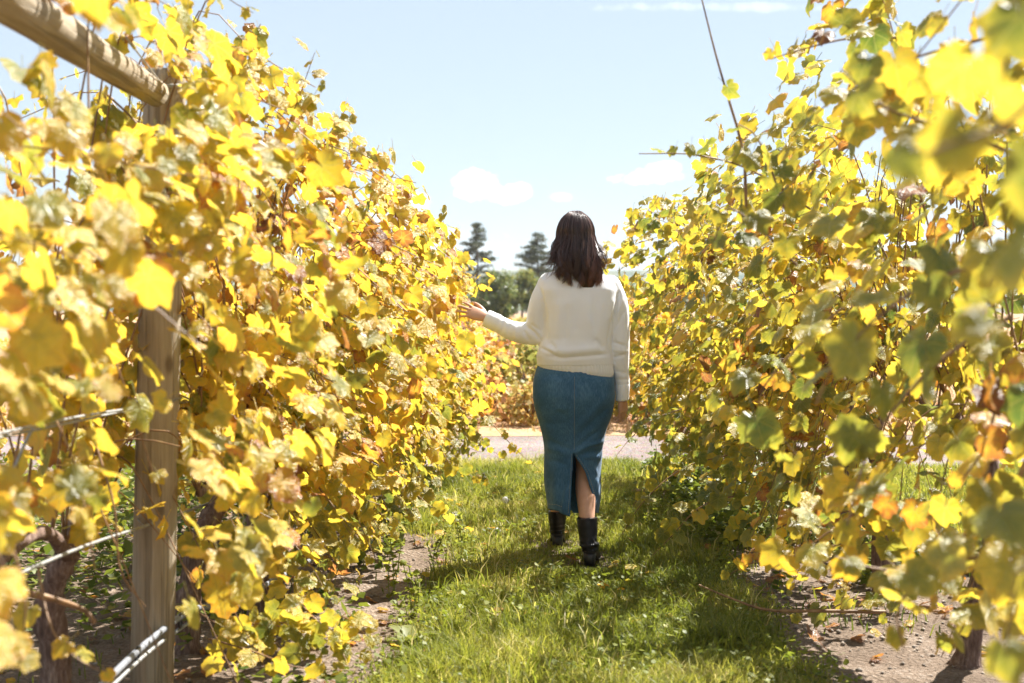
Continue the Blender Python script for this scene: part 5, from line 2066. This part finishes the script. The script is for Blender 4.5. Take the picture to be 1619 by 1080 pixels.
    bmm = bmesh.new()
    bmm.from_mesh(me)
    bmm.verts.ensure_lookup_table()
    pairs = {}
    for i in range(NR):
        if ys[i] < 716:
            pairs[bmm.verts[i * m_ + NC]] = bmm.verts[i * m_]
    bmesh.ops.weld_verts(bmm, targetmap=pairs)
    bmesh.ops.recalc_face_normals(bmm, faces=bmm.faces)
    bmm.to_mesh(me)
    bmm.free()
    me.update()
    v, n = verts_np(me)
    if n[np.argmin(v[:, 1]), 1] > 0:
        me.flip_normals()
        v, n = verts_np(me)
    v = creases(v, n, [
        ([(906, 718), (925, 706), (945, 700), (956, 697)], 3.0, .012), ([(908, 727), (930, 716), (955, 712)], 3.0, -.009), ([(912, 722), (935, 722), (952, 724)], 3.0, .009),
        ([(906, 712), (928, 694), (950, 680)], 3.0, -.007), ([(915, 690), (945, 660), (968, 640)], 4.0, -.005), ([(910, 680), (935, 655), (962, 622)], 5.0, .005),
        ([(862, 694), (880, 702), (902, 712)], 3.0, -.005), ([(860, 708), (880, 712), (900, 720)], 4.0, .006), ([(860, 726), (882, 730), (900, 738)], 3.5, -.006),
        ([(850, 665), (875, 672), (900, 668)], 4.0, -.004), ([(872, 648), (895, 645)], 3.5, .004), ([(866, 640), (898, 660)], 3.0, -.003),
        ([(845, 640), (858, 680), (864, 720)], 4, -.004), ([(880, 740), (878, 800)], 6, .006), ([(868, 750), (868, 800)], 4, -.004),
        ([(940, 735), (947, 790)], 3, .006), ([(930, 735), (946, 760)], 3, -.005), ([(906, 730), (896, 770), (889, 812)], 2.5, .008), ([(902, 735), (893, 775)], 3, -.006),
        ([(906.8, 570), (906.8, 640), (906.6, 714)], 1.2, -.0035),
        ([(870, 590), (890, 598)], 3, -.003), ([(925, 592), (955, 600)], 3, -.003)])
    v += n * (.0035 * (vnoise(v[:, 0] * 16, v[:, 2] * 13, 9) - .5))[:, None]
    sk = finish(me, 'skirt', M_DENIM, v, person)
    so = sk.modifiers.new('thickness', 'SOLIDIFY')
    so.thickness = .003
    so.offset = -1
    # stitching: centre seam, slit edges and hem
    dg = bpy.context.evaluated_depsgraph_get()
    bv = BVHTree.FromPolygons([Vector(q) for q in v], [tuple(p.vertices) for p in me.polygons])
    C0 = Vector((0, 0, CAM_Z))
    th = MB()

    def stitch(pts, step=3.2):
        pts = [np.array(p, float) for p in pts]
        for a, b in zip(pts, pts[1:]):
            k = max(1, int(np.linalg.norm(b - a) / step))
            for q in range(k):
                seg = []
                for f in (q / k, (q + .62) / k):
                    pp_ = a + (b - a) * f
                    tgt = Q(pp_[0], pp_[1], -.3)
                    d = (tgt - C0).normalized()
                    h = bv.ray_cast(C0, d, 9)
                    if h[0] is None:
                        break
                    seg.append(h[0] + h[1] * .0009 * (1 if h[1].y < 0 else -1))
                if len(seg) == 2 and (seg[1] - seg[0]).length < .05:
                    tube(th, seg, .0007, 4, False)
    stitch([(908.2, 596), (908.2, 650), (908, 712)])
    stitch([(904.0, 718), (902.5, 750), (900.0, 785), (898.6, 812)])
    stitch([(911.5, 720), (918, 729), (929.5, 748), (939, 778), (944.4, 806)])
    stitch([(868, 797), (880, 798), (890, 802)])
    o_ = th.build('stitching', M_THREAD, sk)
    o_['kind'] = 'stuff'

    # ---- boots -----------------------------------------------------------------
    def boot(top, ankle, heelbase, yaw, rt, lab, lift=0.0):
        top, ankle, hb = Vector(top), Vector(ankle), Vector(heelbase)
        f = Vector((math.sin(yaw), math.cos(yaw), 0))
        s = Vector((f.y, -f.x, 0))
        up = Vector((0, 0, 1))
        m_ = MB()
        secs = []
        # shaft down to the ankle
        for k, (t_, rr, fw) in enumerate([(0, rt, 1.05), (.04, rt * 1.01, 1.05), (.3, rt * .99, 1.03), (.6, rt * .91, 1.02), (.85, rt * .84, 1.08), (1.0, rt * .82, 1.15)]):
            c = top.lerp(ankle, t_)
            secs.append((c, s * rr, f * rr * fw, 2.1))
        hz = .058 + lift
        a2 = hb + f * .055
        # heel counter widening into the foot
        secs.append((Vector((a2.x, a2.y, hz + .052)), s * rt * .84, f * .062 - up * .004, 2.2))
        secs.append((Vector((a2.x, a2.y, hz + .02)) + f * .005, s * rt * .85, f * .068 - up * .010, 2.3))
        secs.append((Vector((a2.x, a2.y, hz)) + f * .004, s * rt * .80, f * .066 - up * .012, 2.3))
        loft(m_, secs[::-1], 26)
        # vamp and toe
        secs = []
        for t_, hw, ht, z in [(-.045, .030, .030, .048), (.0, .036, .040, .050), (.05, .039, .036, .040), (.10, .042, .027, .026), (.15, .040, .020, .019), (.185, .030, .015, .015), (.20, .016, .010, .012)]:
            c = hb + f * (t_ + .055)
            secs.append((Vector((c.x, c.y, z + hz * max(0, 1 - max(0, t_ + .04) / .13) + lift * .0)), s * hw, up * ht, 2.3))
        loft(m_, secs, 22)
        me_ = remesh(m_, 'boot', .0035, 5)
        v_, n_ = verts_np(me_)
        # soft creases round the ankle
        zt, za = top.z, ankle.z
        w_ = np.exp(-((v_[:, 2] - za - .01) / .035) ** 2)
        ang = np.arctan2(v_[:, 0] - ankle.x, v_[:, 1] - ankle.y)
        v_ += n_ * (.0016 * w_ * np.sin((v_[:, 2] - za) * 210 + 1.4 * np.sin(ang * 2)))[:, None]
        v_ += n_ * (.003 * (vnoise(v_[:, 0] * 40, v_[:, 2] * 30, 5) - .5))[:, None]
        bo = finish(me_, 'boot', M_LEATHER, v_, person)
        # block heel
        h_ = MB()
        hs = []
        for z, kx, ky in [(lift - .002, .026, .027), (hz * .5 + lift * .5, .0275, .029), (hz + .006, .031, .034)]:
            c = hb + f * (.034 + .004 * (z > .02))
            hs.append((Vector((c.x, c.y, z)), s * kx, f * ky, 3.2))
        loft(h_, hs, 24)
        h_.build('heel', M_BLACK, bo)
        so_ = MB()
        ps = []
        for t_, hw in [(-.0, .026), (.05, .030), (.1, .040), (.15, .042), (.2, .038), (.235, .026), (.255, .012)]:
            c = hb + f * t_
            z = (hz + .002) * max(0, 1 - max(0, t_ - .03) / .09) + .007
            ps.append((Vector((c.x, c.y, z)), s * hw, up * .006, 3))
        loft(so_, ps, 20)
        so_.build('sole', M_BLACK, bo)
        # back seam
        sm_ = MB()
        return bo

    hl = at(881, 866, 7.40)
    hl.z = 0
    boot(Q(881, 808, .27), at(881, 838, 7.41), hl, R(3), .0475, 'l')
    hr_ = at(931, 897, 6.86)
    hr_.z = 0
    boot(Q(928.5, 818, -.115), at(930, 864, 6.90), hr_, R(9), .050, 'r')

    # ---- hair ------------------------------------------------------------------
    r = np.random.default_rng(5)
    hp = hc + Vector((0, 0, .02))
    crown = hp + Vector((0.002, .012, .112))
    vs, loops, counts, tint = [], [], [], []
    off = 0
    # solid under-layer
    base = MB()
    secs = []
    for py, l, r_, dep, cy_ in [(337, 902, 920, .03, .0), (343, 893, 928, .06, .0), (355, 884, 935, .085, .0), (372, 881, 938, .098, -.008), (392, 881, 940, .098, -.018), (408, 882, 943, .085, -.035),
                                (425, 892, 948, .055, -.075), (440, 900, 950, .030, -.105), (452, 908, 944, .014, -.125)]:
        c = Q((l + r_) / 2, py, cy_)
        hw = (Q(r_, py) - Q(l, py)).x / 2 * .80
        secs.append((c + Vector((0, .012, -.008)), (hw, 0, 0), (0, dep * .82, 0), 2.1))
    loft(base, secs[::-1], 30)
    bv_ = base.verts()
    vs.append(bv_)
    tint.append(np.tile([.1, .3, 0], (len(bv_), 1)))
    for f_ in base.f:
        loops.extend(f_)
        counts.append(len(f_))
    off = len(bv_)
    NS, NP = 2600, 16
    for i in range(NS):
        # azimuth: 0 = back (towards camera), +-pi/2 = sides, pi = face; leave the face free
        a = r.uniform(-2.05, 1.72)
        lock = math.floor((a + 2.2) * 7.5 + r.normal(0, .12))                       # strands gather in locks
        rl = np.random.default_rng(900 + int(lock))
        lp_, lq, lw = rl.uniform(-1, 1), rl.uniform(0, 6.28), rl.uniform(.7, 1.3)
        sx = math.sin(a)
        bk = math.cos(a)
        ex_r = .092 * r.uniform(.95, 1.03)
        ey_r = .112 * r.uniform(.95, 1.03)
        ez_r = .112
        al = (lock + .5) / 7.5 - 2.2                             # the lock's own direction
        # end point in photo pixels
        if a < -.55:                                              # image left (her left)
            exx, eyy = 861 + 34 * r.random() ** .8, 412 + 26 * r.random() + 8 * lp_
            if r.random() < .72:
                exx, eyy = 880 + 14 * rl.random() + 4 * r.random(), 424 + 22 * rl.random() + 7 * r.random()
        else:
            u = (.72 * al + .28 * a + .55) / 2.27
            exx = 893 + 64 * np.clip(u + r.normal(0, .028) + .04 * lp_, 0, 1.03)
            eyy = np.interp(exx, [890, 905, 920, 940, 950, 960], [446, 459, 463, 460, 452, 436]) - 13 * (1 + lq / 6.28 - lp_) - 16 * r.random() ** 2 + 5
        if r.random() < .06:
            exx += r.normal(0, 5)
            eyy -= 6 * r.random()
        edy = -.122 - .012 * r.random() if exx > 885 else -.05 - .05 * r.random()
        if exx > 945:
            edy = -.10 - .02 * r.random()
        end = Q(exx, eyy, edy)
        # path over the skull then down
        pts = [crown + Vector((sx * .012 + r.normal(0, .006), -.012 * bk + r.normal(0, .008), .002 * r.random()))]
        for th in (28, 52, 76, 98):
            t_ = R(th)
            pts.append(Vector((hp.x + ex_r * math.sin(t_) * sx, hp.y - ey_r * math.sin(t_) * bk - .004, hp.z + ez_r * math.cos(t_))))
        last = pts[-1]
        m1 = last.lerp(end, .40)
        m1.x += .012 * sx
        m1.y = last.y * .55 + end.y * .45 - .008
        m2 = last.lerp(end, .75)
        m2.y = end.y - .006
        pts += [m1, m2, end]
        path = np.array([p for p in spline(pts, NP)])
        f_ = np.linspace(0, 1, NP)
        wv = np.clip((f_ - .45) / .55, 0, 1) ** 1.2
        path[:, 0] += wv * (.0185 * lw * np.sin(f_ * 12 + lq) + .005 * r.normal())
        path[:, 1] += wv * .010 * np.sin(f_ * 9 + lq * 1.7)
        path[:, 2] += wv * .004 * np.sin(f_ * 13 + lq)
        if a < -.55:                                              # flick outwards at the tips
            path[:, 0] -= .012 * (exx < 879) * np.clip((f_ - .8) / .2, 0, 1) ** 2
            path[:, 2] += .010 * np.clip((f_ - .85) / .15, 0, 1) ** 2
        path += r.normal(0, .0015, 3) + .005 * lp_ * np.clip(f_ * 2, 0, 1)[:, None] * np.array([.3, 1, 0])
        rad = .0017 * np.interp(f_, [0, .1, .7, 1], [.7, 1, .9, .15]) * r.uniform(.6, 1.15)
        m_ = MB()
        tube(m_, [Vector(p) for p in path], list(rad), 3, False)
        q = m_.verts()
        vs.append(q)
        red = np.clip(.16 + .30 * r.random() + .22 * lp_ + .45 * np.repeat(np.clip((f_ - .55) * 2.0, 0, 1), 3) * (.4 + .6 * (exx > 925)), 0, 1)  # redder tips, strongest on the right: the sunlit edge put into the colour
        tint.append(np.stack([red, np.full(len(q), r.random()), np.zeros(len(q))], 1))
        for fc in m_.f:
            loops.extend([k_ + off for k_ in fc])
            counts.append(4)
        off += len(q)
    V = np.concatenate(vs)
    me = fast_mesh('hair', V - np.asarray(P0), loops, counts, M_HAIR, np.concatenate(tint), np.zeros((len(V), 3)))
    link_mesh('hair', me, person)


build_person()
